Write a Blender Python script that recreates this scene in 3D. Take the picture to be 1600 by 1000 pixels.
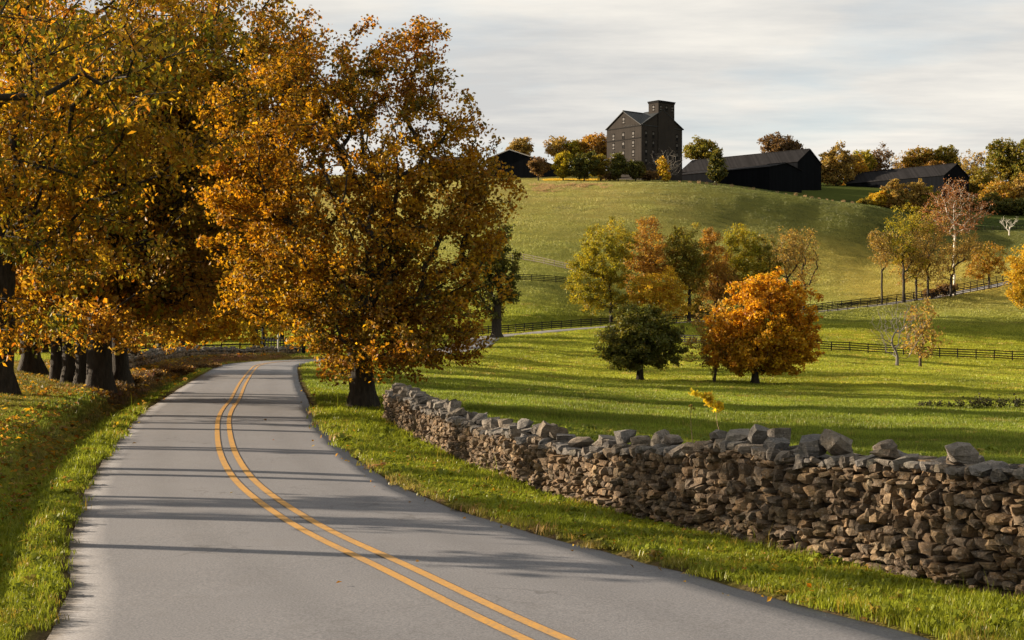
import bpy, math, random
import numpy as np
from mathutils import Vector, Matrix, Euler

for o in list(bpy.data.objects): bpy.data.objects.remove(o)
SC = bpy.context.scene
COL = SC.collection
R = math.radians

# ------------------------------------------------------------------ camera
F = 2222.22                     # focal length in photo pixels (50 mm on a 36 mm sensor, 1600 px wide)
CAMH = 2.5
cam = bpy.data.cameras.new('camera'); cam.lens = 50; cam.sensor_width = 36
cam.clip_start = 0.1; cam.clip_end = 6000
camo = bpy.data.objects.new('camera', cam); COL.objects.link(camo)
camo.location = (0, 0, CAMH); camo.rotation_euler = (R(90), 0, 0)
SC.camera = camo

# ------------------------------------------------------------------ light
SUN_EL, SUN_AZ = 14.5, 15.0     # low sun on the left, a little in front of the camera
sv = Vector((-math.cos(R(SUN_EL))*math.cos(R(SUN_AZ)), math.cos(R(SUN_EL))*math.sin(R(SUN_AZ)), math.sin(R(SUN_EL))))
sun = bpy.data.lights.new('sun', 'SUN'); sun.energy = 5.0; sun.angle = R(0.5); sun.color = (1.0, 0.82, 0.61)
suno = bpy.data.objects.new('sun', sun); COL.objects.link(suno)
suno.rotation_euler = sv.to_track_quat('Z', 'Y').to_euler(); suno.location = sv*200

W = bpy.data.worlds.new('World'); SC.world = W; W.use_nodes = True
SC.view_settings.view_transform = 'Standard'; SC.view_settings.look = 'None'
SC.view_settings.gamma = 1; SC.view_settings.use_curve_mapping = False
SC.view_settings.exposure = 1.8
SC.cycles.use_denoising = True
SC.cycles.max_bounces = 6; SC.cycles.transmission_bounces = 4; SC.cycles.diffuse_bounces = 4; SC.cycles.transparent_max_bounces = 4
SC.cycles.sample_clamp_indirect = 4

class NT:
    """small helper to write node trees"""
    def __init__(s, nt): s.nt = nt; nt.nodes.clear()
    def n(s, t, ins=None, **kw):
        nd = s.nt.nodes.new(t)
        for k, v in kw.items(): setattr(nd, k, v)
        for k, v in (ins or {}).items():
            sk = nd.inputs[k]
            if isinstance(v, bpy.types.NodeSocket): s.nt.links.new(v, sk)
            elif hasattr(v, 'outputs'): s.nt.links.new(v.outputs[0], sk)
            else: sk.default_value = v
        return nd
    def math(s, op, a, b=0.0, c=0.0, clamp=False):
        return s.n('ShaderNodeMath', {0: a, 1: b, 2: c}, operation=op, use_clamp=clamp).outputs[0]
    def mix(s, f, a, b, blend='MIX'):
        nd = s.n('ShaderNodeMix', None, data_type='RGBA', blend_type=blend)
        for k, v in ((0, f), (6, a), (7, b)):
            if isinstance(v, bpy.types.NodeSocket): s.nt.links.new(v, nd.inputs[k])
            else: nd.inputs[k].default_value = v if k == 0 or len(v) == 4 else (*v, 1)
        return nd.outputs[2]
    def noise(s, vec, scale, detail=3, rough=0.55, out=0, dims='3D'):
        i = {'Scale': scale, 'Detail': detail, 'Roughness': rough}
        if vec is not None: i['Vector'] = vec
        return s.n('ShaderNodeTexNoise', i, noise_dimensions=dims).outputs[out]
    def ramp(s, f, a, b, lo=(0, 0, 0), hi=(1, 1, 1)):
        nd = s.n('ShaderNodeValToRGB', {0: f})
        nd.color_ramp.elements[0].position = a; nd.color_ramp.elements[1].position = b
        nd.color_ramp.elements[0].color = (*lo, 1); nd.color_ramp.elements[1].color = (*hi, 1)
        return nd.outputs[0]

# sky: Nishita above a broken sheet of pale stratocumulus, laid on a plane overhead so it foreshortens to the horizon
w = NT(W.node_tree)
sky = w.n('ShaderNodeTexSky', sky_type='NISHITA', sun_disc=False, sun_elevation=R(SUN_EL), sun_rotation=R(-(90-SUN_AZ)), altitude=200, air_density=1, dust_density=1.5)
tc = w.n('ShaderNodeTexCoord').outputs['Generated']
sep = w.n('ShaderNodeSeparateXYZ', {0: tc})
zz = w.math('ADD', w.math('MAXIMUM', sep.outputs[2], 0.0), 0.06)
pl = w.n('ShaderNodeCombineXYZ', {0: w.math('DIVIDE', sep.outputs[0], zz), 1: w.math('DIVIDE', sep.outputs[1], zz), 2: 0.0}).outputs[0]
n1 = w.noise(pl, 0.75, 7, 0.55)
n2 = w.noise(w.n('ShaderNodeMapping', {'Vector': pl, 'Scale': (0.55, 1.1, 1), 'Location': (3.1, 7.7, 0)}), 1.15, 9, 0.60)
shade = w.ramp(n2, 0.38, 0.62)
cloudc = w.mix(shade, (3.0, 2.99, 2.93), (4.35, 4.14, 3.76))
cover = w.ramp(n1, 0.36, 0.50, (0.60, 0.60, 0.60), (1, 1, 1))
skyb = w.mix(0.25, sky.outputs[0], (2.5, 2.9, 3.25))
skyc = w.mix(cover, skyb, cloudc)
bg = w.n('ShaderNodeBackground', {0: skyc, 1: 0.063})
w.n('ShaderNodeOutputWorld', {0: bg})

# ------------------------------------------------------------------ helpers
def link(o, parent=None):
    COL.objects.link(o)
    if parent is not None: o.parent = parent
    return o
def mesh_np(name, verts, faces, mat=None, smooth=False):
    """verts (n,3); faces: list of int arrays (m,k)"""
    me = bpy.data.meshes.new(name)
    verts = np.asarray(verts, dtype=np.float32)
    if not isinstance(faces, (list, tuple)): faces = [faces]
    faces = [np.asarray(f, dtype=np.int32) for f in faces if len(f)]
    me.vertices.add(len(verts)); me.vertices.foreach_set('co', verts.ravel())
    idx = np.concatenate([f.ravel() for f in faces]); tot = np.concatenate([np.full(len(f), f.shape[1], dtype=np.int32) for f in faces])
    st = np.concatenate(([0], np.cumsum(tot)[:-1])).astype(np.int32)
    me.loops.add(len(idx)); me.loops.foreach_set('vertex_index', idx)
    me.polygons.add(len(tot)); me.polygons.foreach_set('loop_start', st)
    me.polygons.foreach_set('use_smooth', np.full(len(tot), smooth, dtype=bool))
    if mat: me.materials.append(mat)
    me.update(calc_edges=True)
    return me
def pcol(me, cols):
    a = me.attributes.new('col', 'FLOAT_COLOR', 'POINT')
    c = np.ones((len(cols), 4), dtype=np.float32); c[:, :3] = cols
    a.data.foreach_set('color', c.ravel())
def ob(name, me, parent=None, loc=None, kind=None):
    o = bpy.data.objects.new(name, me); link(o, parent)
    if loc is not None: o.location = loc
    if kind: o['kind'] = kind
    return o
def tag(o, label, cat, group=None):
    o['label'] = label; o['category'] = cat
    if group: o['group'] = group
    return o
def thing(name, label, cat, loc, rz=0, group=None):
    o = bpy.data.objects.new(name, None); link(o); o.location = loc; o.rotation_euler = (0, 0, rz); o.empty_display_size = .3
    return tag(o, label, cat, group)
CUBE_F = np.array([[0, 2, 3, 1], [4, 5, 7, 6], [0, 1, 5, 4], [2, 6, 7, 3], [0, 4, 6, 2], [1, 3, 7, 5]])
def box(x0, x1, y0, y1, z0, z1):
    return np.array([[x, y, z] for z in (z0, z1) for y in (y0, y1) for x in (x0, x1)], float), CUBE_F[:, ::-1]
class MB:
    def __init__(s): s.v = []; s.f = []; s.n = 0
    def add(s, v, f):
        s.v.append(np.asarray(v, float)); s.f.append([np.asarray(q)+s.n for q in (f if isinstance(f, list) else [f])]); s.n += len(v); return s
    def box(s, *a): return s.add(*box(*a))
    def mesh(s, name, mat, smooth=False):
        fs = {}
        for fl in s.f:
            for q in fl: fs.setdefault(q.shape[1], []).append(q)
        return mesh_np(name, np.concatenate(s.v), [np.concatenate(x) for x in fs.values()], mat, smooth)
def smooth01(x): x = np.clip(x, 0, 1); return x*x*(3-2*x)
def catmull(pts, step):
    """resample a polyline smoothly at about `step` metres"""
    p = np.asarray(pts, float); q = np.vstack([2*p[0]-p[1], p, 2*p[-1]-p[-2]]); out = []
    for i in range(1, len(q)-2):
        a, b, c, d = q[i-1], q[i], q[i+1], q[i+2]
        n = max(2, int(np.linalg.norm(c-b)/step))
        for t in np.linspace(0, 1, n, endpoint=False):
            out.append(.5*((2*b)+(-a+c)*t+(2*a-5*b+4*c-d)*t*t+(-a+3*b-3*c+d)*t**3))
    out.append(q[-2]); out = np.array(out)
    s = np.concatenate(([0], np.cumsum(np.linalg.norm(np.diff(out[:, :2], axis=0), axis=1))))
    m = int(s[-1]/step)+1; si = np.linspace(0, s[-1], m)
    return np.stack([np.interp(si, s, out[:, k]) for k in range(out.shape[1])], 1)
def px(u, v, Y): return np.array([(u-800)/F*Y, Y, CAMH+(500-v)/F*Y])

# ------------------------------------------------------------------ materials
def mat(name):
    m = bpy.data.materials.new(name); m.use_nodes = True
    return m, NT(m.node_tree)
def finish(t, sh): t.n('ShaderNodeOutputMaterial', {0: sh})
def simple(name, col, rough=0.8, var=0.25, scale=3.0, bump=0.0, spec=0.3, metal=0):
    m, t = mat(name)
    P = t.n('ShaderNodeNewGeometry').outputs['Position']
    nz = t.noise(P, scale, 5, .6)
    c = t.mix(nz, tuple(x*(1-var) for x in col), tuple(x*(1+var) for x in col))
    i = {'Base Color': c, 'Roughness': rough, 'Specular IOR Level': spec, 'Metallic': metal}
    if bump: i['Normal'] = t.n('ShaderNodeBump', {'Height': t.noise(P, scale*4, 4, .6), 'Strength': bump, 'Distance': .05})
    finish(t, t.n('ShaderNodeBsdfPrincipled', i)); return m

def leaf_material():
    m, t = mat('leaf'); c = t.n('ShaderNodeAttribute', attribute_name='col').outputs['Color']
    rnd = t.n('ShaderNodeNewGeometry').outputs['Random Per Island']
    c = t.n('ShaderNodeHueSaturation', {'Color': c, 'Value': t.math('MULTIPLY_ADD', rnd, .7, .65), 'Hue': t.math('MULTIPLY_ADD', rnd, .03, .485)}).outputs[0]
    d = t.n('ShaderNodeBsdfDiffuse', {0: c}); tr = t.n('ShaderNodeBsdfTranslucent', {0: t.mix(1.0, c, (1.15, 1.0, .55), 'MULTIPLY')})
    g = t.n('ShaderNodeBsdfGlossy', {'Color': (1, 1, 1, 1), 'Roughness': .45})
    s = t.n('ShaderNodeMixShader', {0: .52, 1: d, 2: tr}); s = t.n('ShaderNodeMixShader', {0: .012, 1: s, 2: g})
    finish(t, s); return m
def grass_material(name='grass_blade'):
    m, t = mat(name); c = t.n('ShaderNodeAttribute', attribute_name='tint', attribute_type='INSTANCER').outputs['Color']
    rnd = t.n('ShaderNodeNewGeometry').outputs['Random Per Island']
    c = t.n('ShaderNodeHueSaturation', {'Color': c, 'Value': t.math('MULTIPLY_ADD', rnd, .8, .6), 'Hue': t.math('MULTIPLY_ADD', rnd, -.03, .51)}).outputs[0]
    d = t.n('ShaderNodeBsdfDiffuse', {0: c}); tr = t.n('ShaderNodeBsdfTranslucent', {0: c})
    g = t.n('ShaderNodeBsdfGlossy', {'Color': (1, 1, 1, 1), 'Roughness': .4})
    s = t.n('ShaderNodeMixShader', {0: .45, 1: d, 2: tr}); s = t.n('ShaderNodeMixShader', {0: .012, 1: s, 2: g})
    finish(t, s); return m
def ground_material():
    m, t = mat('turf'); c = t.n('ShaderNodeAttribute', attribute_name='col').outputs['Color']
    P = t.n('ShaderNodeNewGeometry').outputs['Position']
    a = t.noise(P, .35, 6, .65); b = t.noise(P, 4.0, 4, .6)
    c = t.mix(t.math('MULTIPLY', a, .7), c, t.mix(1.0, c, (1.35, 1.15, .85), 'MULTIPLY'))
    c = t.n('ShaderNodeHueSaturation', {'Color': c, 'Value': t.math('MULTIPLY_ADD', b, .8, .6)}).outputs[0]
    h = t.math('ADD', t.math('MULTIPLY', t.noise(P, 1.3, 5, .65), .5), t.math('MULTIPLY', t.noise(P, .25, 3, .5), 1.0))
    bp = t.n('ShaderNodeBump', {'Height': h, 'Strength': .9, 'Distance': .5})
    finish(t, t.n('ShaderNodeBsdfDiffuse', {'Color': c, 'Roughness': .9, 'Normal': bp})); return m
def asphalt_material():
    m, t = mat('asphalt'); P = t.n('ShaderNodeNewGeometry').outputs['Position']
    e = t.n('ShaderNodeAttribute', attribute_name='edge').outputs['Fac']         # metres from the pavement edge
    lat = t.n('ShaderNodeAttribute', attribute_name='lat').outputs['Fac']        # metres right of the centre line
    al = t.math('ABSOLUTE', lat)
    big = t.noise(P, .5, 4, .6); fine = t.noise(P, 45, 3, .7); mid = t.noise(P, 6, 5, .65)
    c = t.mix(big, (.106, .107, .117), (.140, .140, .149))
    c = t.mix(t.ramp(fine, .35, .68), t.mix(1, c, (.62, .62, .63), 'MULTIPLY'), t.mix(1, c, (1.30, 1.29, 1.27), 'MULTIPLY'))
    c = t.mix(t.math('MULTIPLY', t.ramp(mid, .5, .75), .22), c, (.12, .115, .115))
    # polished wheel paths, a dark oil drip line between them, tar-filled cracks and old stains
    for q, wd, k in ((.75, .42, (1.07, 1.07, 1.07)), (1.95, .42, (1.06, 1.06, 1.06)), (1.35, .34, (.87, .87, .87))):
        b = t.math('MULTIPLY', t.ramp(t.math('ABSOLUTE', t.math('SUBTRACT', al, q)), 0.0, wd, (1, 1, 1), (0, 0, 0)), t.math('MULTIPLY_ADD', t.noise(P, .8, 4, .6), .9, .15))
        c = t.mix(b, c, t.mix(1, c, k, 'MULTIPLY'))
    wp = t.n('ShaderNodeVectorMath', {0: P, 1: t.n('ShaderNodeVectorMath', {0: t.n('ShaderNodeTexNoise', {'Vector': P, 'Scale': .9, 'Detail': 5.0}).outputs['Color'], 3: 2.2}, operation='SCALE').outputs[0]}, operation='ADD').outputs[0]
    ck = t.n('ShaderNodeTexVoronoi', {'Vector': wp, 'Scale': .34}, feature='DISTANCE_TO_EDGE').outputs[0]
    ckm = t.math('MULTIPLY', t.ramp(ck, .002, .009, (1, 1, 1), (0, 0, 0)), t.ramp(t.noise(P, .35, 3, .6), .46, .60))
    c = t.mix(t.math('MULTIPLY', ckm, .55), c, (.035, .033, .034))
    c = t.mix(t.math('MULTIPLY', t.ramp(t.noise(P, 1.7, 6, .7), .56, .70), .28), c, (.085, .080, .078))
    # worn, dirty margin with an uneven inner edge
    ee = t.math('ADD', e, t.math('MULTIPLY_ADD', t.noise(P, 3.5, 5, .7), .30, -.16))
    c = t.mix(t.ramp(ee, .02, .16, (.85, .85, .85), (0, 0, 0)), c, (.055, .045, .035))
    vor = t.n('ShaderNodeTexVoronoi', {'Vector': P, 'Scale': 95.0}).outputs[0]
    bp = t.n('ShaderNodeBump', {'Height': t.math('ADD', t.math('MULTIPLY', vor, .5), fine), 'Strength': .35, 'Distance': .006})
    finish(t, t.n('ShaderNodeBsdfPrincipled', {'Base Color': c, 'Roughness': .82, 'Specular IOR Level': .35, 'Normal': bp})); return m
def paint_material():
    m, t = mat('yellow_road_paint'); P = t.n('ShaderNodeNewGeometry').outputs['Position']
    wear = t.math('MULTIPLY', t.ramp(t.noise(P, 26, 6, .8), .36, .56, (.25, .25, .25), (1, 1, 1)), t.ramp(t.noise(P, 2.6, 5, .7), .30, .52, (.55, .55, .55), (1, 1, 1))); w2 = t.noise(P, 1.2, 3, .6)
    c = t.mix(w2, (.37, .185, .026), (.44, .23, .04)); c = t.mix(wear, (.16, .125, .085), c)
    finish(t, t.n('ShaderNodeBsdfPrincipled', {'Base Color': c, 'Roughness': .65, 'Specular IOR Level': .3})); return m
def stone_material(name, cols, moss):
    m, t = mat(name); P = t.n('ShaderNodeNewGeometry').outputs['Position']; T = t.n('ShaderNodeTexCoord').outputs['Object']
    r = t.math('FRACT', t.math('ADD', t.n('ShaderNodeNewGeometry').outputs['Random Per Island'], t.n('ShaderNodeObjectInfo').outputs['Random']))
    cr = t.n('ShaderNodeValToRGB', {0: r}); E = cr.color_ramp.elements
    E[0].position = 0; E[0].color = (*cols[0], 1); E[1].position = 1; E[1].color = (*cols[-1], 1)
    for i, c in enumerate(cols[1:-1]): e = E.new((i+1)/(len(cols)-1)); e.color = (*c, 1)
    n1 = t.noise(P, 9, 6, .65); n2 = t.noise(P, 38, 5, .7)
    c = t.mix(1.0, cr.outputs[0], t.ramp(n1, .3, .72, (.55, .53, .5), (1.3, 1.28, 1.25)), 'MULTIPLY')
    c = t.mix(t.math('MULTIPLY', t.ramp(n2, .55, .68), .6), c, (.30, .285, .25)); c = t.mix(t.math('MULTIPLY', t.ramp(t.noise(P, 15, 4, .7), .58, .66), .6), c, (.03, .028, .026))          # pale lichen specks
    c = t.mix(t.math('MULTIPLY', t.ramp(t.noise(P, 3.1, 4, .6), .52, .66), moss), c, (.075, .08, .025))
    lay = t.noise(t.n('ShaderNodeMapping', {'Vector': P, 'Scale': (6, 6, 40)}), 1.6, 4, .6)
    h = t.math('ADD', t.math('MULTIPLY', n1, 1.0), t.math('ADD', t.math('MULTIPLY', n2, .35), t.math('MULTIPLY', lay, .5)))
    bp = t.n('ShaderNodeBump', {'Height': h, 'Strength': 1.0, 'Distance': .05})
    finish(t, t.n('ShaderNodeBsdfPrincipled', {'Base Color': c, 'Roughness': .9, 'Specular IOR Level': .25, 'Normal': bp})); return m
def bark_material(name, c1, c2, stretch=(9, 9, 1.6)):
    m, t = mat(name); P = t.n('ShaderNodeNewGeometry').outputs['Position']
    n = t.noise(t.n('ShaderNodeMapping', {'Vector': P, 'Scale': stretch}), 1.4, 6, .7); k = t.noise(P, .8, 3, .6)
    c = t.mix(t.ramp(n, .33, .68), c1, c2); c = t.mix(t.math('MULTIPLY', k, .5), c, t.mix(1, c, (.7, .75, .6), 'MULTIPLY'))
    bp = t.n('ShaderNodeBump', {'Height': n, 'Strength': .9, 'Distance': .06})
    finish(t, t.n('ShaderNodeBsdfPrincipled', {'Base Color': c, 'Roughness': .92, 'Specular IOR Level': .2, 'Normal': bp})); return m
def siding_material(name, c, step=.3, axis=0):
    m, t = mat(name); T = t.n('ShaderNodeTexCoord').outputs['Object']; s = t.n('ShaderNodeSeparateXYZ', {0: T})
    x = t.math('ADD', s.outputs[0], s.outputs[1]); k = t.math('FLOOR', t.math('DIVIDE', x, step))
    rnd = t.n('ShaderNodeTexWhiteNoise', {'W': k}, noise_dimensions='1D').outputs[0]
    n = t.noise(t.n('ShaderNodeMapping', {'Vector': T, 'Scale': (1, 1, .25)}), 1.0, 5, .65)
    col = t.mix(n, tuple(v*.6 for v in c), tuple(v*1.4 for v in c)); col = t.n('ShaderNodeHueSaturation', {'Color': col, 'Value': t.math('MULTIPLY_ADD', rnd, .5, .75)}).outputs[0]
    finish(t, t.n('ShaderNodeBsdfPrincipled', {'Base Color': col, 'Roughness': .9, 'Specular IOR Level': .03})); return m
def brick_material(name, c):
    m, t = mat(name); T = t.n('ShaderNodeTexCoord').outputs['Object']
    n = t.noise(T, .35, 6, .65); st = t.noise(t.n('ShaderNodeMapping', {'Vector': T, 'Scale': (1.5, 1.5, .12)}), 1.0, 5, .65); r = t.noise(t.n('ShaderNodeMapping', {'Vector': T, 'Scale': (2.2, 2.2, 9)}), 1, 2, .5)
    col = t.mix(n, tuple(v*.65 for v in c), tuple(v*1.35 for v in c)); col = t.mix(t.math('MULTIPLY', t.ramp(st, .5, .7), .5), col, tuple(v*.5 for v in c))
    col = t.n('ShaderNodeHueSaturation', {'Color': col, 'Value': t.math('MULTIPLY_ADD', r, .6, .7)}).outputs[0]
    finish(t, t.n('ShaderNodeBsdfPrincipled', {'Base Color': col, 'Roughness': .9, 'Specular IOR Level': .06})); return m

def lane_material():
    m, t = mat('pale_lane'); P = t.n('ShaderNodeNewGeometry').outputs['Position']
    c = t.mix(t.noise(P, .6, 5, .65), (.17, .16, .15), (.26, .245, .23)); finish(t, t.n('ShaderNodeBsdfPrincipled', {'Base Color': c, 'Roughness': .85, 'Specular IOR Level': .3})); return m  # paler than the road: sunlit, grazing-angle brightness put into the colour

M = dict(lane=lane_material(), leaf=leaf_material(), blade=grass_material(), turf=ground_material(), asphalt=asphalt_material(), paint=paint_material(),
    face=stone_material('wall_stone', [(.070, .046, .027), (.160, .104, .056), (.085, .066, .050), (.25, .172, .096), (.118, .094, .072), (.19, .122, .064), (.155, .120, .084)], .18),
    cap=stone_material('cap_stone', [(.085, .075, .065), (.125, .118, .112), (.135, .105, .075), (.165, .148, .128), (.10, .098, .098), (.15, .112, .076)], .15),
    core=simple('wall_core', (.04, .032, .025), .95, .4, 8),
    bark=bark_material('dark_bark', (.016, .013, .010), (.048, .039, .031)), barkg=bark_material('grey_bark', (.075, .068, .062), (.16, .145, .13)),
    barkw=bark_material('pale_bark', (.34, .31, .27), (.62, .58, .52), (2, 2, 1)), barkb=bark_material('brown_bark', (.04, .029, .02), (.10, .075, .052)),
    rail=simple('black_board', (.012, .011, .011), .85, .4, 4, 0, .06), pale=simple('weathered_board', (.17, .14, .105), .85, .3, 3),
    brick=brick_material('black_painted_brick', (.0275, .0240, .0215)), barnwall=siding_material('black_barn_siding', (.0040, .0046, .0060)),
    roof=siding_material('dark_metal_roof', (.014, .0135, .0145), .6), roofg=siding_material('grey_metal_roof', (.10, .09, .09), .6), trim=simple('pale_barn_trim', (.30, .28, .26), .8, .2, 2),
    dark=simple('dark_frame', (.010, .0095, .0095), .85, .2, 2, 0, .05), pane=simple('pane_sky_reflection', (.075, .07, .065), .65, .8, .9, 0, .12), rooft=simple('slate_roof', (.012, .015, .017), .7, .4, 1.5),  # pane: sky reflection is painted as a mottled paler base colour
    panel=simple('black_gate_board', (.010, .011, .014), .85, .3, 3, 0, .05), pole=simple('galvanised_pole', (.27, .26, .24), .5, .2, 3, 0, .4), stem=simple('plant_stem', (.12, .085, .045), .9, .3, 5))
# ------------------------------------------------------------------ road plan
rng = np.random.default_rng(7)
def zr(Y): return np.interp(Y, [0, 120, 140, 165, 212, 228, 243, 258, 275, 295, 320, 350], [0, -.90, -.86, -.60, .05, .35, 1.2, 1.95, 3.7, 6.9, 11.6, 18])
ROAD = [(4.9, 2.0), (2.9, 6.0), (.21, 11.52), (-.5, 13.16), (-1.41, 15.34), (-2.43, 17.62), (-3.92, 21.85), (-5.0, 25.69), (-6.29, 31.17), (-8.04, 39.62), (-9.14, 45.83), (-10.0, 51.3),
    (-12.79, 67.6), (-16.1, 87.9), (-18.2, 102), (-18.6, 111), (-17.2, 119), (-13.4, 126), (-9.5, 137), (-6.5, 152), (-5, 170), (-4.4, 190), (-3, 210), (3, 228), (14, 243), (30, 258), (56, 275), (86, 295), (115, 320), (150, 350), (190, 385)]
RC = catmull(ROAD, .5)
for _ in range(6): RC[1:-1] = (RC[:-2]+2*RC[1:-1]+RC[2:])/4
RT = np.gradient(RC, axis=0); RT /= np.linalg.norm(RT, axis=1)[:, None]
RN = np.stack([RT[:, 1], -RT[:, 0]], 1)                      # points to the right of travel
HL = np.interp(RC[:, 1], [6, 11.5, 13.2, 15.3, 17.6, 19, 21.9, 25.7, 31, 40, 51, 68, 88, 105, 130, 220], [4.9, 3.93, 3.6, 3.22, 2.94, 2.78, 2.56, 2.42, 2.38, 2.44, 2.6, 2.58, 2.62, 2.75, 2.7, 2.1])
HR = np.interp(RC[:, 1], [6, 11.5, 13.2, 15.3, 17.6, 19, 21.9, 25.7, 31, 40, 51, 68, 88, 105, 115, 130, 220], [3.0, 2.78, 2.70, 2.50, 2.36, 2.30, 2.32, 2.38, 2.46, 2.6, 2.6, 2.66, 2.8, 2.9, 2.9, 2.7, 2.1])
def road_d(X, Y):
    """distance outside the pavement (>0), signed side (+1 right) and road height there"""
    X = np.asarray(X, float); Y = np.asarray(Y, float); e = np.full(X.shape, 1e3); sd = np.zeros(X.shape); zz = np.zeros(X.shape)
    lo, hi = RC[:, 0].min()-14, RC[:, 0].max()+14
    sel = np.nonzero((X > lo) & (X < hi) & (Y > -10) & (Y < 400))[0]
    sub = RC[::2]; N = RN[::2]; hl = HL[::2]; hr = HR[::2]; Z = zr(sub[:, 1])
    for k in range(0, len(sel), 4000):
        s = sel[k:k+4000]; dx = X[s][:, None]-sub[None, :, 0]; dy = Y[s][:, None]-sub[None, :, 1]
        i = np.argmin(dx*dx+dy*dy, 1); a = np.arange(len(s)); lat = dx[a, i]*N[i, 0]+dy[a, i]*N[i, 1]; r = np.sqrt(dx[a, i]**2+dy[a, i]**2)
        sg = np.where(lat >= 0, 1.0, -1.0); e[s] = r-np.where(sg > 0, hr[i], hl[i]); sd[s] = sg; zz[s] = Z[i]
    return e, sd, zz

# ------------------------------------------------------------------ terrain: a thin-plate surface through surveyed points
CP = []
def cp(u, v, Y): p = px(u, v, Y); CP.append((p[0], p[1], p[2]))
for p in [(-9, 9, .45), (-14, 12, .5), (-20, 25, .6), (-17, 36, .5), (-18, 47, .5), (-30, 50, .8), (-20, 60, .45), (-32, 62, .6), (-23, 75, .1), (-30, 85, -.1), (-40, 90, .1), (-26, 105, -.6), (-40, 120, -.5), (-30, 150, -.7), (-60, 150, -.5), (-45, 220, 0), (-90, 220, 0), (-18, 18, .52),
    (5, 9, -.1), (12, 11, -.4), (5.5, 16, -.2), (4, 22, -.3), (8, 22, -.55), (2, 30, -.45), (10, 32, -.9), (18, 28, -.9), (0, 42, -.6), (9, 50, -1.4), (20, 50, -1.6), (35, 50, -1.7), (0, 62, -1.0), (-4, 75, -1.1), (-7, 100, -1.1), (-3, 125, -1.2)]: CP.append(p)
for a in [(1500, 640, 72), (1300, 640, 70), (1000, 640, 62), (750, 600, 82), (760, 562, 130), (900, 575, 130), (850, 548, 165), (930, 530, 205), (1000, 595, 112), (1180, 600, 110), (1115, 598, 110), (1402, 572, 150), (1290, 548, 205), (1440, 557, 205), (1600, 564, 205), (1700, 568, 205), (1200, 560, 160), (1550, 590, 130), (1700, 620, 110),
    (1040, 533, 228), (1300, 515, 240), (1500, 520, 245), (1600, 525, 245), (1450, 490, 275), (1580, 470, 290), (2200, 575, 200), (2200, 480, 290), (2200, 430, 360), (2200, 640, 80),
    (820, 490, 250), (900, 488, 262), (1000, 485, 278), (1150, 478, 295), (1280, 462, 305), (1400, 440, 325), (1500, 418, 345), (1600, 402, 375), (820, 436, 288), (1000, 430, 312), (1200, 425, 330), (820, 397, 320), (1000, 380, 345), (1150, 388, 347), (1300, 400, 355), (1400, 392, 378), (1500, 392, 385),
    (820, 340, 368), (1000, 330, 380), (1150, 341, 386), (820, 308, 400), (1000, 302, 408), (1150, 312, 402), (1270, 331, 403), (820, 291, 430), (960, 288, 436), (1060, 288.5, 430), (1150, 298, 422), (1250, 312, 415), (1330, 326, 408), (1400, 348, 402),
    (820, 281, 470), (960, 281, 475), (1060, 283, 470), (1200, 294, 490), (1300, 297, 510), (1300, 316, 455), (1200, 300, 450), (1420, 302, 510), (1400, 324, 450), (1450, 345, 430), (1550, 352, 445), (1560, 372, 410), (1560, 335, 490), (1650, 350, 440), (1500, 300, 540),
    (0, 285, 900), (800, 272, 620), (960, 272, 600), (1200, 283, 610), (1300, 286, 600), (1450, 288, 610), (1600, 300, 600), (800, 276, 800), (1200, 282, 800), (1600, 295, 800), (2400, 330, 700), (760, 279, 490), (700, 281, 485), (640, 300, 440), (600, 350, 390), (640, 420, 310), (640, 480, 260), (700, 515, 225), (500, 500, 260), (500, 380, 430), (400, 520, 220), (0, 505, 260), (300, 470, 330), (0, 470, 400), (-800, 500, 300), (-800, 500, 120), (-900, 470, 700), (2300, 330, 520), (800, 400, 1500), (-800, 440, 1500), (2400, 400, 1500), (800, 470, 5000), (-1200, 470, 5000), (2800, 470, 5000)]: cp(*a)
CP = np.array(CP)
def warp(X, Y):
    Yc = np.maximum(Y, 9.0)
    return np.stack([2.0*np.clip(X/Yc, -1.0, 1.0), np.log(Yc)*1.0], -1)
def tps_u(r2): return np.where(r2 > 1e-12, r2*np.log(np.maximum(r2, 1e-12)), 0)
_c = warp(CP[:, 0], CP[:, 1]); _n = len(_c)
_K = tps_u(((_c[:, None]-_c[None])**2).sum(-1)) + np.eye(_n)*2e-4
_P = np.concatenate([np.ones((_n, 1)), _c], 1)
_A = np.block([[_K, _P], [_P.T, np.zeros((3, 3))]])
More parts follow.
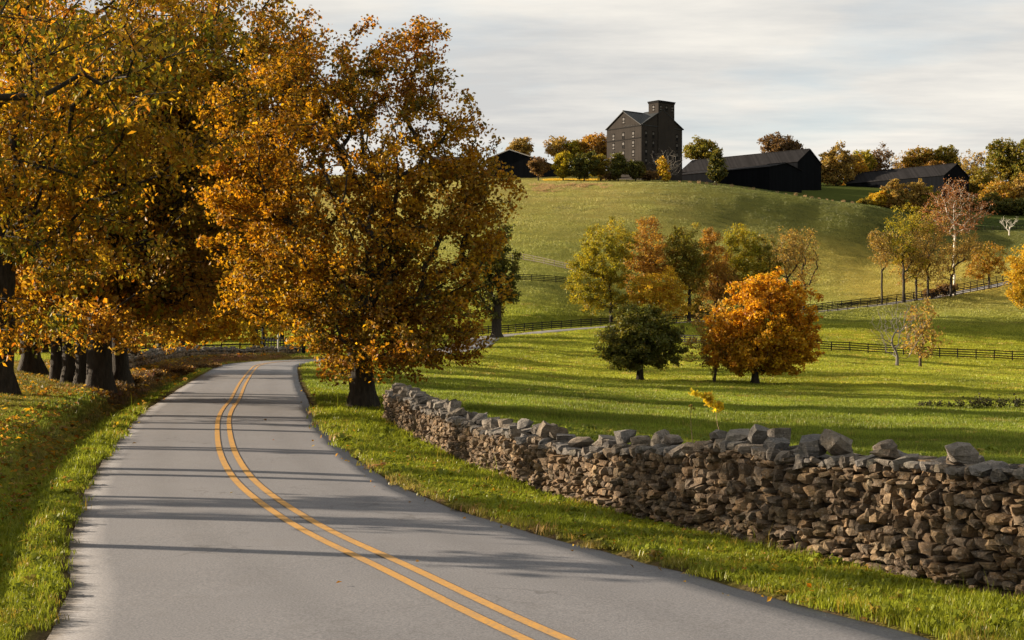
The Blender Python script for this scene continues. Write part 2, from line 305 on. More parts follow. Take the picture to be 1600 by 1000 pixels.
# relative heights: solve for z / local scale so that near ground stays as exact as the far hill
_w = np.linalg.solve(_A, np.concatenate([CP[:, 2]/(_c[:, 1].clip(2)**0), np.zeros(3)]))
def tps(X, Y):
    q = warp(X, Y); out = np.empty(len(q))
    for k in range(0, len(q), 8000):
        a = q[k:k+8000]; out[k:k+8000] = tps_u(((a[:, None]-_c[None])**2).sum(-1))@_w[:_n]+_w[_n]+a@_w[_n+1:]
    return out
def ground(X, Y, under=False):
    X = np.atleast_1d(np.asarray(X, float)); Y = np.atleast_1d(np.asarray(Y, float))
    z = tps(X, Y); e, sd, z0 = road_d(X, Y)
    near = np.where(Y < 125, 1.0, 0.0)
    lp = np.interp(e, [-1, 0, .40, .85, 1.15, 1.75, 2.3, 6], [0, .03, .03, -.26, -.22, .30, .46, .50])
    rp = np.interp(e, [-1, 0, .6, 2.5, 6], [0, .03, .03, -.12, -.3])
    prof = np.where(sd < 0, lp, rp)*near
    far_e = np.where(Y < 125, np.where(sd < 0, 5.5, 5.0), 9.0)
    k = smooth01((e-np.where(sd < 0, 2.0, 1.6))/far_e)
    z = np.where(e < 900, (z0+prof)*(1-k)+z*k, z)
    z = z + .05*np.sin(X*.9+Y*.35)*np.sin(Y*.6-X*.3)*smooth01((e-1)/3)*np.where(sd < 0, .4, 1)
    if under: z = np.where(e < .12, np.minimum(z, z0-.09), np.where(e < .3, z-.02, z))
    return z
def gz(x, y): return float(ground([x], [y])[0])

def graded(a, b, f):
    o = [a]
    while o[-1] < b: o.append(o[-1]+f(o[-1]))
    return np.array(o)
gy = np.concatenate([np.linspace(-60, 6, 12), graded(6.4, 5000, lambda y: .26 if y < 55 else min(400, .26+(y-55)*.011+max(0, y-470)*.1))])
gxr = graded(0, 4200, lambda x: .26 if x < 13 else .26+(x-13)*.018+max(0, x-130)*.12)
gx = np.concatenate([-gxr[:0:-1], gxr])
GX, GY = np.meshgrid(gx, gy); gxx, gyy = GX.ravel(), GY.ravel()
gzz = ground(gxx, gyy, True)
nx, ny = len(gx), len(gy)
i = np.arange((ny-1)*(nx-1)); r_, c_ = i//(nx-1), i % (nx-1); b0 = r_*nx+c_
gm = mesh_np('ground', np.stack([gxx, gyy, gzz], 1), np.stack([b0, b0+1, b0+nx+1, b0+nx], 1), M['turf'], True)

def vnoise(x, y, s, seed=0):
    """cheap smooth value noise"""
    r = np.random.default_rng(seed); T = r.random((64, 64)); a = x/s; b = y/s; ia = np.floor(a).astype(int); ib = np.floor(b).astype(int); fa = smooth01(a-ia); fb = smooth01(b-ib)
    g = lambda p, q: T[p % 64, q % 64]
    return (g(ia, ib)*(1-fa)+g(ia+1, ib)*fa)*(1-fb)+(g(ia, ib+1)*(1-fa)+g(ia+1, ib+1)*fa)*fb
def turf_colour(X, Y, blades=False):
    """what grows where: lush verge and pasture, dry upper hill, leaf-strewn bank, stubble meadow"""
    e, sd, _ = road_d(X, Y); u = 800+F*X/np.maximum(Y, 8)
    pasture = np.array([.145, .190, .020]); lush = np.array([.150, .185, .012]); dry = np.array([.31, .28, .09]); hill = np.array([.245, .262, .058]); litter = np.array([.110, .065, .028]); fringe = np.array([.24, .14, .06])
    c = np.repeat(pasture[None], len(X), 0)
    def mixin(c, col, w): return c*(1-w[:, None])+col*w[:, None]
    nz = vnoise(X, Y, 9, 1)*.6+vnoise(X, Y, 3.1, 2)*.4; nb = vnoise(X, Y, 26, 3)
    c = mixin(c, np.array([.255, .280, .028]), smooth01((Y-60)/70)*.75*(.5+nz))
    c = mixin(c, hill, smooth01((Y-245)/40)); c = mixin(c, dry, np.clip(smooth01((Y-300)/120)*(.25+1.0*nz)*.8, 0, 1))
    c = mixin(c, np.array([.34, .30, .065]), smooth01((X-58)/25)*smooth01((Y-270)/25)*smooth01((400-Y)/20)*(.35+.8*nb).clip(0, 1))
    c = mixin(c, np.array([.085, .105, .028]), .85*smooth01((Y-352)/34)*smooth01((X-16-.16*(435-Y))/50))  # greener turf on the right flank, darkened to stand in for its shade
    c = mixin(c, np.array([.060, .085, .022]), smooth01((Y-420)/20)*smooth01((X-70)/25))  # shade on the ground behind the crest, put into the turf colour
    c = mixin(c, lush, ((Y < 60) & (e < 900)).astype(float)*smooth01((4.5-e)/2.5)*np.where(sd > 0, 1, smooth01((1.6-e)/.8)))
    bank = ((sd < 0) & (Y < 130)).astype(float)
    c = mixin(c, litter, bank*smooth01((e-.9)/.6)*smooth01((2.1+smooth01((Y-46)/12)*9-e)/1.1)*smooth01((Y-19)/10)*(.75+.4*nz).clip(0, 1))
    c = mixin(c, np.array([.175, .165, .028]), bank*smooth01((e-2.2)/.9)*.8)
    c = mixin(c, litter*1.4, bank*smooth01((e-2.5)/2)*np.clip(nz*2-.95, 0, 1)*.7)
    c = mixin(c, fringe, ((sd > 0) & (Y < 60)).astype(float)*smooth01((.30-e)/.25)*np.clip(vnoise(X, Y, 1.3, 9)*2.4-.9, 0, 1)*.8)
    return c
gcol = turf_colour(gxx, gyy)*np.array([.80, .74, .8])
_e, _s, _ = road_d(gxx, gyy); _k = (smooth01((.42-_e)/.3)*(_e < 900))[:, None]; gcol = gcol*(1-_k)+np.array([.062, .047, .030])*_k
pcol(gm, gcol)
ob('ground', gm, kind='structure')

# ------------------------------------------------------------------ road and its double yellow line
def strip(name, d0, d1, zoff, mt, lo=0, hi=None, cross=2, skirt=True):
    s = slice(lo, hi); c, n = RC[s], RN[s]; z = zr(c[:, 1])
    a = d0 if np.ndim(d0) else np.full(len(RC), d0); b = d1 if np.ndim(d1) else np.full(len(RC), d1); a, b = a[s], b[s]
    ts = np.linspace(0, 1, cross); V = []; E = []
    rows = [(a*(1-t)+b*t, 0.0, t) for t in ts]
    if skirt: rows = [(a-.03, -.14, 0)]+rows+[(b+.03, -.14, 1)]
    for d, dz, t in rows:
        crown = .018*(1-(2*t-1)**2) if name == 'road' else .018*(1-((d)/2.6)**2)+.003
        V.append(np.stack([c[:, 0]+n[:, 0]*d, c[:, 1]+n[:, 1]*d, z+zoff+dz+crown], 1)); E.append(np.minimum(d-a, (b-d)*5))
    m = len(c); V = np.array(V); k = len(rows)
    i = np.arange((k-1)*(m-1)); r, q = i//(m-1), i % (m-1); b0 = r*m+q
    me = mesh_np(name, V.reshape(-1, 3), np.stack([b0, b0+1, b0+m+1, b0+m], 1)[:, ::-1], mt, True)
    ll = np.array([d+0*a for d, _, _ in rows]).ravel().astype(np.float32); at = me.attributes.new('lat', 'FLOAT', 'POINT'); at.data.foreach_set('value', ll); at = me.attributes.new('edge', 'FLOAT', 'POINT'); at.data.foreach_set('value', np.array(E).ravel().astype(np.float32))
    return me
jl = .05*(vnoise(np.arange(len(RC))*.5, np.zeros(len(RC)), .9, 5)-.5); jr = .07*(vnoise(np.arange(len(RC))*.5, np.zeros(len(RC)), .8, 6)-.5)
lj = int(np.argmin(np.abs(RC[:, 1]-196)))
ob('road', strip('road', -HL+jl, HR+jr, 0.0, M['asphalt'], 0, lj+1, cross=13), kind='structure')
ob('lane', strip('road', -HL+jl, HR+jr, 0.0, M['lane'], lj, None, cross=7), kind='structure')
lim = int(np.argmin(np.abs(RC[:, 1]-150)))
for d in (-.15, .15):
    ob('centre_line', strip('centre_line', d-.057, d+.057, .006, M['paint'], 0, lim, 2, False), kind='structure')

# ------------------------------------------------------------------ dry-stone walls
def stone_mesh(name, seed, mt, square):
    r = np.random.default_rng(seed)
    g = np.array([(x, y, z) for x in (-1, 0, 1) for y in (-1, 0, 1) for z in (-1, 0, 1) if (x, y, z) != (0, 0, 0)], float)
    key = {tuple(p): i for i, p in enumerate(g.astype(int).tolist())}
    nr = g/np.linalg.norm(g, axis=1)[:, None]
    k = square
    p = g*(1-k)*.86+nr*k*1.12
    p += r.normal(0, .10, p.shape); 
    for _ in range(3):          # chop a few flat facets as a stone breaks
        n = r.normal(size=3); n /= np.linalg.norm(n); d = p@n; lim_ = r.uniform(.60, .9); p -= np.outer(np.maximum(d-lim_, 0)*.85, n)
    f = []
    for ax in range(3):
        a, b = [(1, 2), (2, 0), (0, 1)][ax]
        for sgn in (-1, 1):
            for i0 in (-1, 0):
                for j0 in (-1, 0):
                    q = []
                    for di, dj in ((0, 0), (1, 0), (1, 1), (0, 1)):
                        v = [0, 0, 0]; v[ax] = sgn; v[a] = i0+di; v[b] = j0+dj; q.append(key[tuple(v)])
                    f.append(q if sgn > 0 else q[::-1])
    return p, np.array(f)
FACE = [stone_mesh('f', 100+i, None, .38+.02*(i % 10)) for i in range(22)]
CAPS = [stone_mesh('c', 300+i, None, .36+.02*(i % 8)) for i in range(14)]

def stone_wall(root, path, height, thick, sizes, n_parts, seed, both=True, flat_top=.0):
    """lay every stone; the n_parts that show largest become parts, the rest one joined part"""
    r = np.random.default_rng(seed); p = catmull(path, .12)
    s = np.concatenate(([0], np.cumsum(np.linalg.norm(np.diff(p[:, :2], axis=0), axis=1)))); L = s[-1]
    t = np.gradient(p[:, :2], axis=0); t /= np.linalg.norm(t, axis=1)[:, None]
    nrm = np.stack([t[:, 1], -t[:, 0]], 1)          # to the right of travel = the road side when the path runs away from camera on the right
    cs, cl = sizes; stones = []
    def at(d):
        q = np.array([np.interp(d, s, p[:, 0]), np.interp(d, s, p[:, 1])]); k = min(len(p)-1, int(np.searchsorted(s, d))); return q, nrm[k], t[k]
    gzs = ground(p[:, 0], p[:, 1]); hs = np.array([height(q) for q in p])
    hh = lambda d: np.interp(d, s, hs)+.06*math.sin(d*1.7)*math.sin(d*.61+1)
    sides = (1, -1) if both else (1,)
    for side in sides:
        z = -.06; course = 0
        while z < hs.max()+.1:
            kb = 1.0 if side > 0 else 1.7; ch = r.uniform(*cs)*kb; d = r.uniform(0, .1)
            while d < L:
                wd = kb*r.uniform(*cl)*(1.0 if r.random() < .85 else 1.45)
                if z+ch*.6 < hh(d+wd/2) and not (r.random() < .012):
                    q, n, tt = at(d+wd/2); h = ch*r.uniform(.9, 1.16); dep = r.uniform(.26, .36)
                    frac = max(0, z)/1.2; off = thick/2*(1-.22*frac)-dep*.5+r.normal(0, .036)+.03*math.sin(d*2.3+course)
                    stones.append((q[0]+n[0]*off*side, q[1]+n[1]*off*side, np.interp(d+wd/2, s, gzs)+z+ch/2+r.normal(0, .012), wd*.5*1.08, dep*.55, h*.5*1.10, math.atan2(tt[1], tt[0])+r.normal(0, .13), r.normal(0, .10), r.normal(0, .13), 0, side))
                d += wd
            z += ch*.93; course += 1
    # cap stones: big uneven rocks laid across the top, with smaller ones wedged between and on
    for lay in range(3):
        d = 0.0
        while d < L:
            wd = r.uniform(.10, .26) if lay < 2 else r.uniform(.15, .35)
            q, n, tt = at(d+wd/2); h0 = hh(d+wd/2); h = r.uniform(.07, .16) if lay < 2 else r.uniform(.09, .25)
            if lay == 2 and r.random() < .48: d += wd*.8; continue
            off = (.17*thick/.7 if lay == 0 else -.17*thick/.7 if lay == 1 else r.uniform(-.1, .12))
            stones.append((q[0]+n[0]*off, q[1]+n[1]*off, np.interp(d+wd/2, s, gzs)+h0+h*.3+(h*.45+.04 if lay == 2 else 0), wd*.53, r.uniform(.13, .22), h*.53, math.atan2(tt[1], tt[0])+r.normal(0, .30), r.normal(0, .16), r.normal(0, .20), 1, 1))
            d += wd*r.uniform(.86, 1.06)
    S = np.array(stones)
    camd = np.hypot(S[:, 0], S[:, 1]); u = 800+F*S[:, 0]/S[:, 1]
    score = np.where(S[:, 9] > 0, 1.3, 1.0)*np.sqrt(S[:, 3]*S[:, 5])/S[:, 1]*((u > -10) & (u < 1610))*(S[:, 10] > 0)
    order = np.argsort(-score); own = set(order[:n_parts].tolist()) if n_parts else set()
    base = Vector(root.location); fm = [mesh_np('stone', *FM, M['face']) for FM in FACE]; cm = [mesh_np('stone', *FM, M['cap']) for FM in CAPS]
    jv = {0: ([], []), 1: ([], [])}; cnt = {0: 0, 1: 0}
    for k, a in enumerate(stones):
        lib = (CAPS if a[9] else FACE); m_ = (cm if a[9] else fm); j = int(r.integers(len(lib)))
        rot = Euler((a[7], a[8]+(math.pi if j % 2 else 0), a[6]+(math.pi if r.random() < .5 else 0)))
        if k in own:
            o = bpy.data.objects.new('stone', m_[j]); link(o, root); o.location = Vector(a[:3])-base; o.rotation_euler = rot; o.scale = (a[3], a[4], a[5])
        else:
            v, f = lib[j]; mt = np.array(rot.to_matrix()); q = (v*np.array([a[3], a[4], a[5]]))@mt.T+np.array(a[:3])-np.array(base); c = a[9]
            jv[c][0].append(q); jv[c][1].append(f+cnt[c]); cnt[c] += len(q)
    for c, nm in ((0, 'face_stone'), (1, 'cap_stone')):
        if jv[c][0]: ob(nm, mesh_np(nm, np.concatenate(jv[c][0]), np.concatenate(jv[c][1]), M['cap' if c else 'face']), root, kind='stuff')
    # earth and rubble heart behind the faces
    k = np.arange(0, len(p), 4); V = []; q = p[k]; n = nrm[k]; g = gzs[k]; h = np.array([hh(x) for x in s[k]])
    for off, zt in ((thick/2-.17, 0), (thick/2-.22, 1), (-thick/2+.22, 1), (-thick/2+.17, 0)):
        V.append(np.stack([q[:, 0]+n[:, 0]*off, q[:, 1]+n[:, 1]*off, g-.1+zt*(h+.06)], 1))
    m = len(k); V = np.array(V).reshape(-1, 3)-np.array(base); i = np.arange(3*(m-1)); b0 = (i//(m-1))*m+i % (m-1)
    ob('rubble_core', mesh_np('rubble_core', V, np.stack([b0, b0+1, b0+m+1, b0+m], 1), M['core']), root)
    return S
WP = [(9.5, 8.6), (6.6, 11.2), (5.0, 13.35), (4.12, 14.8), (3.75, 15.5), (3.05, 16.6), (2.75, 17.6), (2.42, 18.3), (1.62, 19.9), (.95, 21.3), (.55, 22.4), (-.05, 24.6), (-.62, 26.7), (-1.2, 29), (-1.78, 31.4), (-2.5, 35), (-3.3, 39), (-3.8, 42.2)]
WPB = [(x+.33, y+.10) for x, y in WP][::-1]           # travel towards the camera so that the road side is on the right
WROOT = thing('stone_wall', 'long rough dry-stone wall of brown fieldstone beside the road verge', 'wall', (3, 17, gz(3, 17)))
stone_wall(WROOT, WPB, lambda q: np.interp(q[1], [8, 13.3, 15, 16.7, 18.3, 20, 22.4, 26.7, 31.4, 38, 42.3], [1.25, 1.22, 1.12, 1.10, 1.07, .86, .72, .69, .72, .76, .70]), .72, ((.075, .13), (.065, .17)), 300, 11)
WL = [(-19.6, 72), (-21.6, 84), (-23.6, 95), (-25.0, 108), (-25.0, 119), (-23.4, 129), (-20.6, 136.5)]
WR2 = thing('stone_wall', 'low far stone wall curving along the left side of the bend', 'wall', (-24, 100, gz(-24, 100)))
stone_wall(WR2, WL, lambda q: .55, .7, ((.20, .30), (.25, .5)), 0, 12)

# ------------------------------------------------------------------ board fences
POST = {}
def fence(name, label, path, bay, h, rails, mt, seed, group='board fences across the pastures', postw=.13):
    r = np.random.default_rng(seed); p = catmull(path, bay); z = ground(p[:, 0], p[:, 1]); n = len(p); c = n//2
    root = thing(name, label, 'fence', (p[c, 0], p[c, 1], z[c]), 0, group); base = np.array([p[c, 0], p[c, 1], z[c]])
    key = (mt.name, h, postw)
    if key not in POST:
        b = MB(); v, f = box(-postw/2, postw/2, -postw/2, postw/2, -.3, h); v[4:, :2] *= .92; v[4:, 2] -= np.array([0, 0, .04, .04]); b.add(v, f); b.box(-postw/2-.012, postw/2+.012, -.02, .02, h*.2, h*.24)
        bd = MB(); v, f = box(-.5, .5, -.019, .019, -.07, .07); bd.add(v, f)
        POST[key] = (b.mesh('post', mt), bd.mesh('board', mt))
    pm, bm_ = POST[key]
    for k in range(n):
        o = ob('post', pm, root, Vector(np.array([p[k, 0], p[k, 1], z[k]])-base)); o.rotation_euler = (r.normal(0, .02), r.normal(0, .025), r.uniform(0, .3)); o.scale = (1, 1, r.uniform(.97, 1.05))
    for k in range(n-1):
        d = np.array([p[k+1, 0]-p[k, 0], p[k+1, 1]-p[k, 1], z[k+1]-z[k]]); L = np.linalg.norm(d[:2]); nn = np.array([d[1], -d[0]])/L
        for j in range(rails):
            hz = h*(.22+(.92-.22)*j/(rails-1))
            o = ob('board', bm_, root, Vector(np.array([(p[k, 0]+p[k+1, 0])/2+nn[0]*.085, (p[k, 1]+p[k+1, 1])/2+nn[1]*.085, (z[k]+z[k+1])/2+hz+r.normal(0, .012)])-base))
            o.rotation_euler = (0, -math.atan2(d[2], L)+r.normal(0, .006), math.atan2(d[1], d[0])); o.scale = (math.hypot(L, d[2])*.995, 1, 1)
    return root
def side_of_road(off, y0, y1):
    i0, i1 = np.argmin(np.abs(RC[:, 1]-y0)), np.argmin(np.abs(RC[:, 1]-y1)); q = RC[i0:i1:12]+RN[i0:i1:12]*off
    return q
U = lambda u, Y: ((u-800)/F*Y, Y)
fence('board_fence', 'black board fence running level across the lower pasture behind the bare tree', [U(1045, 226), U(1120, 214), U(1285, 205), U(1440, 205), U(1600, 205), U(1690, 206)], 2.6, 1.42, 4, M['rail'], 1)
fence('board_fence', 'black board fence along the uphill side of the lane below the grassy hill', side_of_road(-3.4, 207, 338), 2.7, 1.42, 4, M['rail'], 2)
fence('board_fence', 'black board fence along the pasture side of the lane past the slender trees', side_of_road(3.6, 246, 335), 2.7, 1.4, 4, M['rail'], 3)
fence('board_fence', 'short dark board fence on the hill foot left of the tall yellow-green tree', [U(770, 283), U(840, 287), U(905, 292)], 2.5, 1.4, 4, M['rail'], 4)
fence('board_fence', 'bleached pale board fence sloping down the hill above the dark one', [U(765, 314), U(815, 312), U(860, 308), U(900, 305)], 2.5, 1.4, 3, M['pale'], 5)
fence('board_fence', 'black board fence behind the far stone wall at the bend', [(-29.5, 98), (-30, 112), (-30, 126), (-27, 138), (-23, 144)], 3.0, 1.45, 3, M['rail'], 6)
fence('board_fence', 'dark board fence crossing the shaded slope below the small white bare tree', [U(1500, 424), U(1560, 428), U(1660, 436)], 2.8, 1.3, 3, M['rail'], 7)
# picket gate at the bend
gx0, gy0 = U(412, 141); gx1, gy1 = U(489, 136)
G = thing('picket_gate', 'black picket gate closing the field entrance at the road bend', 'gate', ((gx0+gx1)/2, (gy0+gy1)/2, gz((gx0+gx1)/2, (gy0+gy1)/2)))
ga = math.atan2(gy1-gy0, gx1-gx0); gl = math.hypot(gx1-gx0, gy1-gy0)
G.rotation_euler = (0, 0, ga)
pk = MB(); v, f = box(-.055, .055, -.02, .02, .12, 1.5); pk.add(v, f); pk.add(np.array([[-.055, -.02, 1.5], [.055, -.02, 1.5], [0, -.02, 1.6], [-.055, .02, 1.5], [.055, .02, 1.5], [0, .02, 1.6]]), [np.array([[0, 1, 2], [4, 3, 5]]), np.array([[1, 4, 5, 2], [3, 0, 2, 5]])])
pkm = pk.mesh('picket', M['panel'])
for k in range(16): ob('picket', pkm, G, (-gl/2+gl*(k+.5)/16, 0, 0))
for zz_ in (.35, 1.25):
    b = MB(); b.box(-gl/2, gl/2, .022, .07, zz_-.06, zz_+.06); ob('crossbar', b.mesh('crossbar', M['panel']), G)
for xx, hh_ in ((-gl/2-.1, 3.3), (gl*.32, 3.1), (gl/2+.1, 3.1)):
    b = MB(); b.box(xx-.11, xx+.11, -.12, .12, -.3, hh_); b.box(xx-.14, xx+.14, -.15, .15, hh_, hh_+.07); ob('gatepost', b.mesh('gatepost', M['panel']), G)
b = MB(); b.box(gl*.34, gl/2, .09, .15, 1.2, 3.0); b.box(gl*.34, gl/2, .08, .09, 2.0, 2.1); ob('board_screen', b.mesh('board_screen', M['panel']), G)
pp = U(434.5, 132)
b = MB(); n = 10; a = np.linspace(0, 2*math.pi, n, endpoint=False)
V = np.concatenate([np.stack([np.cos(a)*r0, np.sin(a)*r0, np.full(n, z0)], 1) for r0, z0 in ((.075, -.4), (.07, 2.6), (.045, 3.1), (.045, 3.12))]); i = np.arange(n); j = (i+1) % n
b.add(V, [np.concatenate([np.stack([i+k*n, j+k*n, j+k*n+n, i+k*n+n], 1) for k in range(3)])])
po = ob('pole', b.mesh('pole', M['pole'], True), None, (pp[0], pp[1], gz(*pp))); tag(po, 'slim pale grey pole standing before the picket gate', 'pole')
# ------------------------------------------------------------------ buildings
def gable(root, w, d, he, hr, wall, roof, over=.35, base=-2.0, rt=.16, trim=None, ridge_x=None):
    """gabled block: width w along x (gable ends at +-x), depth d along y, eaves he, ridge hr. The ridge runs along x."""
    V = []; 
    for x in (-w/2, w/2): V += [[x, -d/2, base], [x, -d/2, he], [x, 0, hr], [x, d/2, he], [x, d/2, base]]
    f5 = np.array([[0, 1, 2, 3, 4], [9, 8, 7, 6, 5]]); f4 = np.array([[0, 5, 6, 1], [3, 8, 9, 4]])
    ob('wall', mesh_np('wall', np.array(V), [f4, f5], wall), root)
    b = MB(); sl = (hr-he)/(d/2)
    for sg in (-1, 1):
        y1 = sg*(d/2+over); z1 = he-sl*over
        v = np.array([[-w/2-over, 0, hr+.03], [w/2+over, 0, hr+.03], [w/2+over, y1, z1+.03], [-w/2-over, y1, z1+.03]]); v2 = v+np.array([0, 0, rt])
        b.add(np.concatenate([v, v2]), np.array([[4, 5, 6, 7], [3, 2, 1, 0], [0, 1, 5, 4], [1, 2, 6, 5], [2, 3, 7, 6], [3, 0, 4, 7]]))
    ob('roof', b.mesh('roof', roof), root)
    if trim:
        for sg in (-1, 1):
            for ex in (-1,):
                a = np.array([ex*(w/2+over+.10), sg*(d/2+over), he-sl*over]); c = np.array([ex*(w/2+over+.10), 0, hr]); b = MB()
                b.add(np.array([a+[0, 0, -.1], a+[.08, 0, -.1], c+[.08, 0, -.1], c+[0, 0, -.1], a+[0, 0, .25], a+[.08, 0, .25], c+[.08, 0, .25], c+[0, 0, .25]])*np.array([1, 1, 1]), CUBE_FF)
                ob('gable_trim', b.mesh('gable_trim', trim), root)
CUBE_FF = np.array([[0, 1, 2, 3], [7, 6, 5, 4], [0, 4, 5, 1], [1, 5, 6, 2], [2, 6, 7, 3], [3, 7, 4, 0]])

def window(root, x, y, z, w, h, nx_, ny_, seed):
    """tall sash window set on a wall facing (nx,ny); frame part with two panes and a sill below"""
    ang = math.atan2(ny_, nx_)+math.pi/2
    b = MB(); t = .09
    for a in ((-w/2, -w/2+t, -.04, .09, 0, h), (w/2-t, w/2, -.04, .09, 0, h), (-w/2+t, w/2-t, -.04, .09, h-t, h), (-w/2+t, w/2-t, -.04, .09, 0, t), (-w/2+t, w/2-t, -.04, .085, h*.48, h*.52), (-w/2+t, w/2-t, .02, .05, t, h-t)): b.box(*a)
    # brick arch over the opening
    b.box(-w/2-.1, w/2+.1, -.07, .02, h+.02, h+.24)
    key = ('win', round(w, 2), round(h, 2))
    if key not in POST: 
        p1 = MB(); p1.box(-w/2+t, w/2-t, -.01, .015, h*.52, h-t); p2 = MB(); p2.box(-w/2+t, w/2-t, -.012, .012, t, h*.30); s_ = MB(); s_.box(-w/2-.1, w/2+.1, -.14, .05, -.14, -.01)
        POST[key] = (b.mesh('window', M['dark']), p1.mesh('pane', M['pane']), p2.mesh('pane', M['pane']), s_.mesh('sill', M['brick']))
    a, p1, p2, s_ = POST[key]
    o = ob('window', a, root, (x, y, z)); o.rotation_euler = (0, 0, ang)
    ob('pane', p1, o); ob('sill', s_, o)
    if seed % 3 != 1: ob('pane', p2, o)

# the black brick warehouse with its square tower
DY = 470.0; cu = 1001.3; TH = R(40)
cx, cy = U(cu, DY); DZ = gz(cx, cy)
Bd = thing('warehouse', 'tall black brick warehouse with a square tower crowning the hill', 'building', (cx, cy, DZ), TH)
# local frame: origin = near corner; +x runs along the right-hand face, +y runs back along the left-hand face
W1, W2, HE, HR_ = 16.2, 19.6, (CAMH+(500-194.5)/F*DY)-DZ, (CAMH+(500-170.5)/F*DY)-DZ
HT = (CAMH+(500-154.5)/F*DY)-DZ
V = np.array([[0, 0, -4], [W2, 0, -4], [W2, W1, -4], [0, W1, -4], [0, 0, HE], [W2, 0, HE], [W2, W1, HE], [0, W1, HE], [0, W1/2, HR_], [W2, W1/2, HR_]])
ob('wall', mesh_np('wall', V, [np.array([[0, 1, 5, 4], [2, 3, 7, 6]]), np.array([[3, 0, 4, 8, 7], [1, 2, 6, 9, 5]])], M['brick']), Bd)
def slab(q, t=.22):
    q = np.array(q, float); return np.concatenate([q, q+np.array([0, 0, t])]), np.array([[3, 2, 1, 0], [4, 5, 6, 7], [0, 1, 5, 4], [1, 2, 6, 5], [2, 3, 7, 6], [3, 0, 4, 7]])
sl = (HR_-HE)/(W1/2); o_ = .4; b = MB()
b.add(*slab([[-o_, -o_, HE-sl*o_+.03], [W2+o_, -o_, HE-sl*o_+.03], [W2+o_, W1/2, HR_+.03], [-o_, W1/2, HR_+.03]]))
b.add(*slab([[-o_, W1/2, HR_+.03], [W2+o_, W1/2, HR_+.03], [W2+o_, W1+o_, HE-sl*o_+.03], [-o_, W1+o_, HE-sl*o_+.03]]))
rf = ob('roof', b.mesh('roof', M['rooft']), Bd)
b = MB(); b.box(-o_, W2+o_, W1/2-.15, W1/2+.15, HR_+.22, HR_+.5); ob('ridge_cap', b.mesh('ridge_cap', M['rooft']), rf)
# cross gable on the right-hand face
cgx, cgw = W2/2, W2; HG = HE+5.6
b = MB(); V = np.array([[.02, -.25, -4], [W2-.02, -.25, -4], [W2-.02, -.25, HE], [cgx, -.25, HG], [.02, -.25, HE], [.02, 5, -4], [W2-.02, 5, -4], [W2-.02, 5, HE], [cgx, W1/2, HG], [.02, 5, HE]])
ob('gable_wall', mesh_np('gable_wall', V, [np.array([[0, 1, 2, 3, 4]]), np.array([[1, 6, 7, 2], [5, 0, 4, 9]])], M['brick']), Bd)
b = MB(); s2 = (HG-HE)/(W2/2)
b.add(*slab([[cgx, -.7, HG+.03], [cgx, W1/2, HG+.03], [W2+o_, W1/2, HE-s2*o_+.03], [W2+o_, -.7, HE-s2*o_+.03]])); b.add(*slab([[cgx, W1/2, HG+.03], [cgx, -.7, HG+.03], [-.0, -.7, HE+.03], [-.0, W1/2, HE+.03]]))
ob('gable_roof', b.mesh('gable_roof', M['rooft']), Bd)
# tower, a little proud of the right-hand face
TX0, TX1, TD = 7.7, 15.4, 4.0; b = MB(); b.box(TX0, TX1, -.6, TD, -4, HT)
tw = ob('tower', b.mesh('tower', M['brick']), Bd)
b = MB(); b.box(TX0-.3, TX1+.3, -.9, TD+.3, HT, HT+.28); b.box(TX0-.15, TX1+.15, -.75, TD+.15, HT-.5, HT-.01); ob('cornice', b.mesh('cornice', M['dark']), tw)
for zz_ in (HE-.3, HE-4.3):
    b = MB(); b.box(-.10, -.003, .05, W1-.05, zz_-.16, zz_+.16); ob('string_course', b.mesh('string_course', M['dark']), Bd)
k = 0
for row in range(4):
    for col in range(3):
        window(Bd, -.03, W1*(.80-.29*col), HE-4.0-3.05*row, 1.05, 1.95, -1, 0, k); k += 1
window(Bd, -.03, W1*.5, HE+1.2, 1.05, 1.9, -1, 0, 0)
for row in range(4):
    for xx in (2.2, W2-2.6): window(Bd, xx, -.28, HE-4.0-3.05*row, .95, 1.9, 0, -1, 1)
    window(Bd, 5.6, -.28, HE-4.0-3.05*row, .95, 1.9, 0, -1, 1)
for q, xx in enumerate((TX0+1.1, (TX0+TX1)/2, TX1-1.1)): window(tw, xx, -.63, HT-2.9, 1.0, 1.5, 0, -1, q)
window(tw, TX0-.03, TD*.42, HT-3.0, 1.0, 1.7, -1, 0, 0)

# black barns: (gable span, length, eaves, ridge) placed by their right-hand gable
def barn(label, u, Y, vbase, rz, L, D, he, hr, roof='roof', trim=None, door=True):
    x, y = U(u, Y); z = CAMH+(500-vbase)/F*Y
    r_ = thing('barn', label, 'building', (x, y, z), rz)
    gable(r_, L, D, he, hr, M['barnwall'], M[roof], trim=trim, base=-3)
    if door:
        b = MB(); b.box(L/2+.005, L/2+.09, -D*.17, D*.17, -.5, he*.72); dr = ob('barn_door', b.mesh('barn_door', M['dark']), r_)
        b = MB(); b.box(L/2+.005, L/2+.16, -D*.36, D*.36, he*.72+.02, he*.72+.16); ob('door_track', b.mesh('door_track', M['dark']), r_)
    b = MB(); b.box(-L/2, L/2, -.2, .2, hr+.16, hr+.36); ob('ridge_cap', b.mesh('ridge_cap', M[roof]), r_)
    return r_
barn('long black barn with a steep dark end gable right of the warehouse', 1170, 520.4, 298, R(-45), 52, 15, 8.1, 12.9, door=False)
barn('lower black shed in front of the long barn beside the warehouse', 1152, 493.4, 301, R(-45), 40, 19, 6.7, 8.6, door=False)
barn('black tobacco barn standing alone before the right-hand treeline', 1416, 531, 301, R(-50), 42.6, 16, 4.4, 8.9, door=False)
barn('black barn with pale gable edges at the left end of the hilltop', 831, 522, 285, R(72), 52, 16, 6.2, 9.0, 'roof', M['trim'], False)
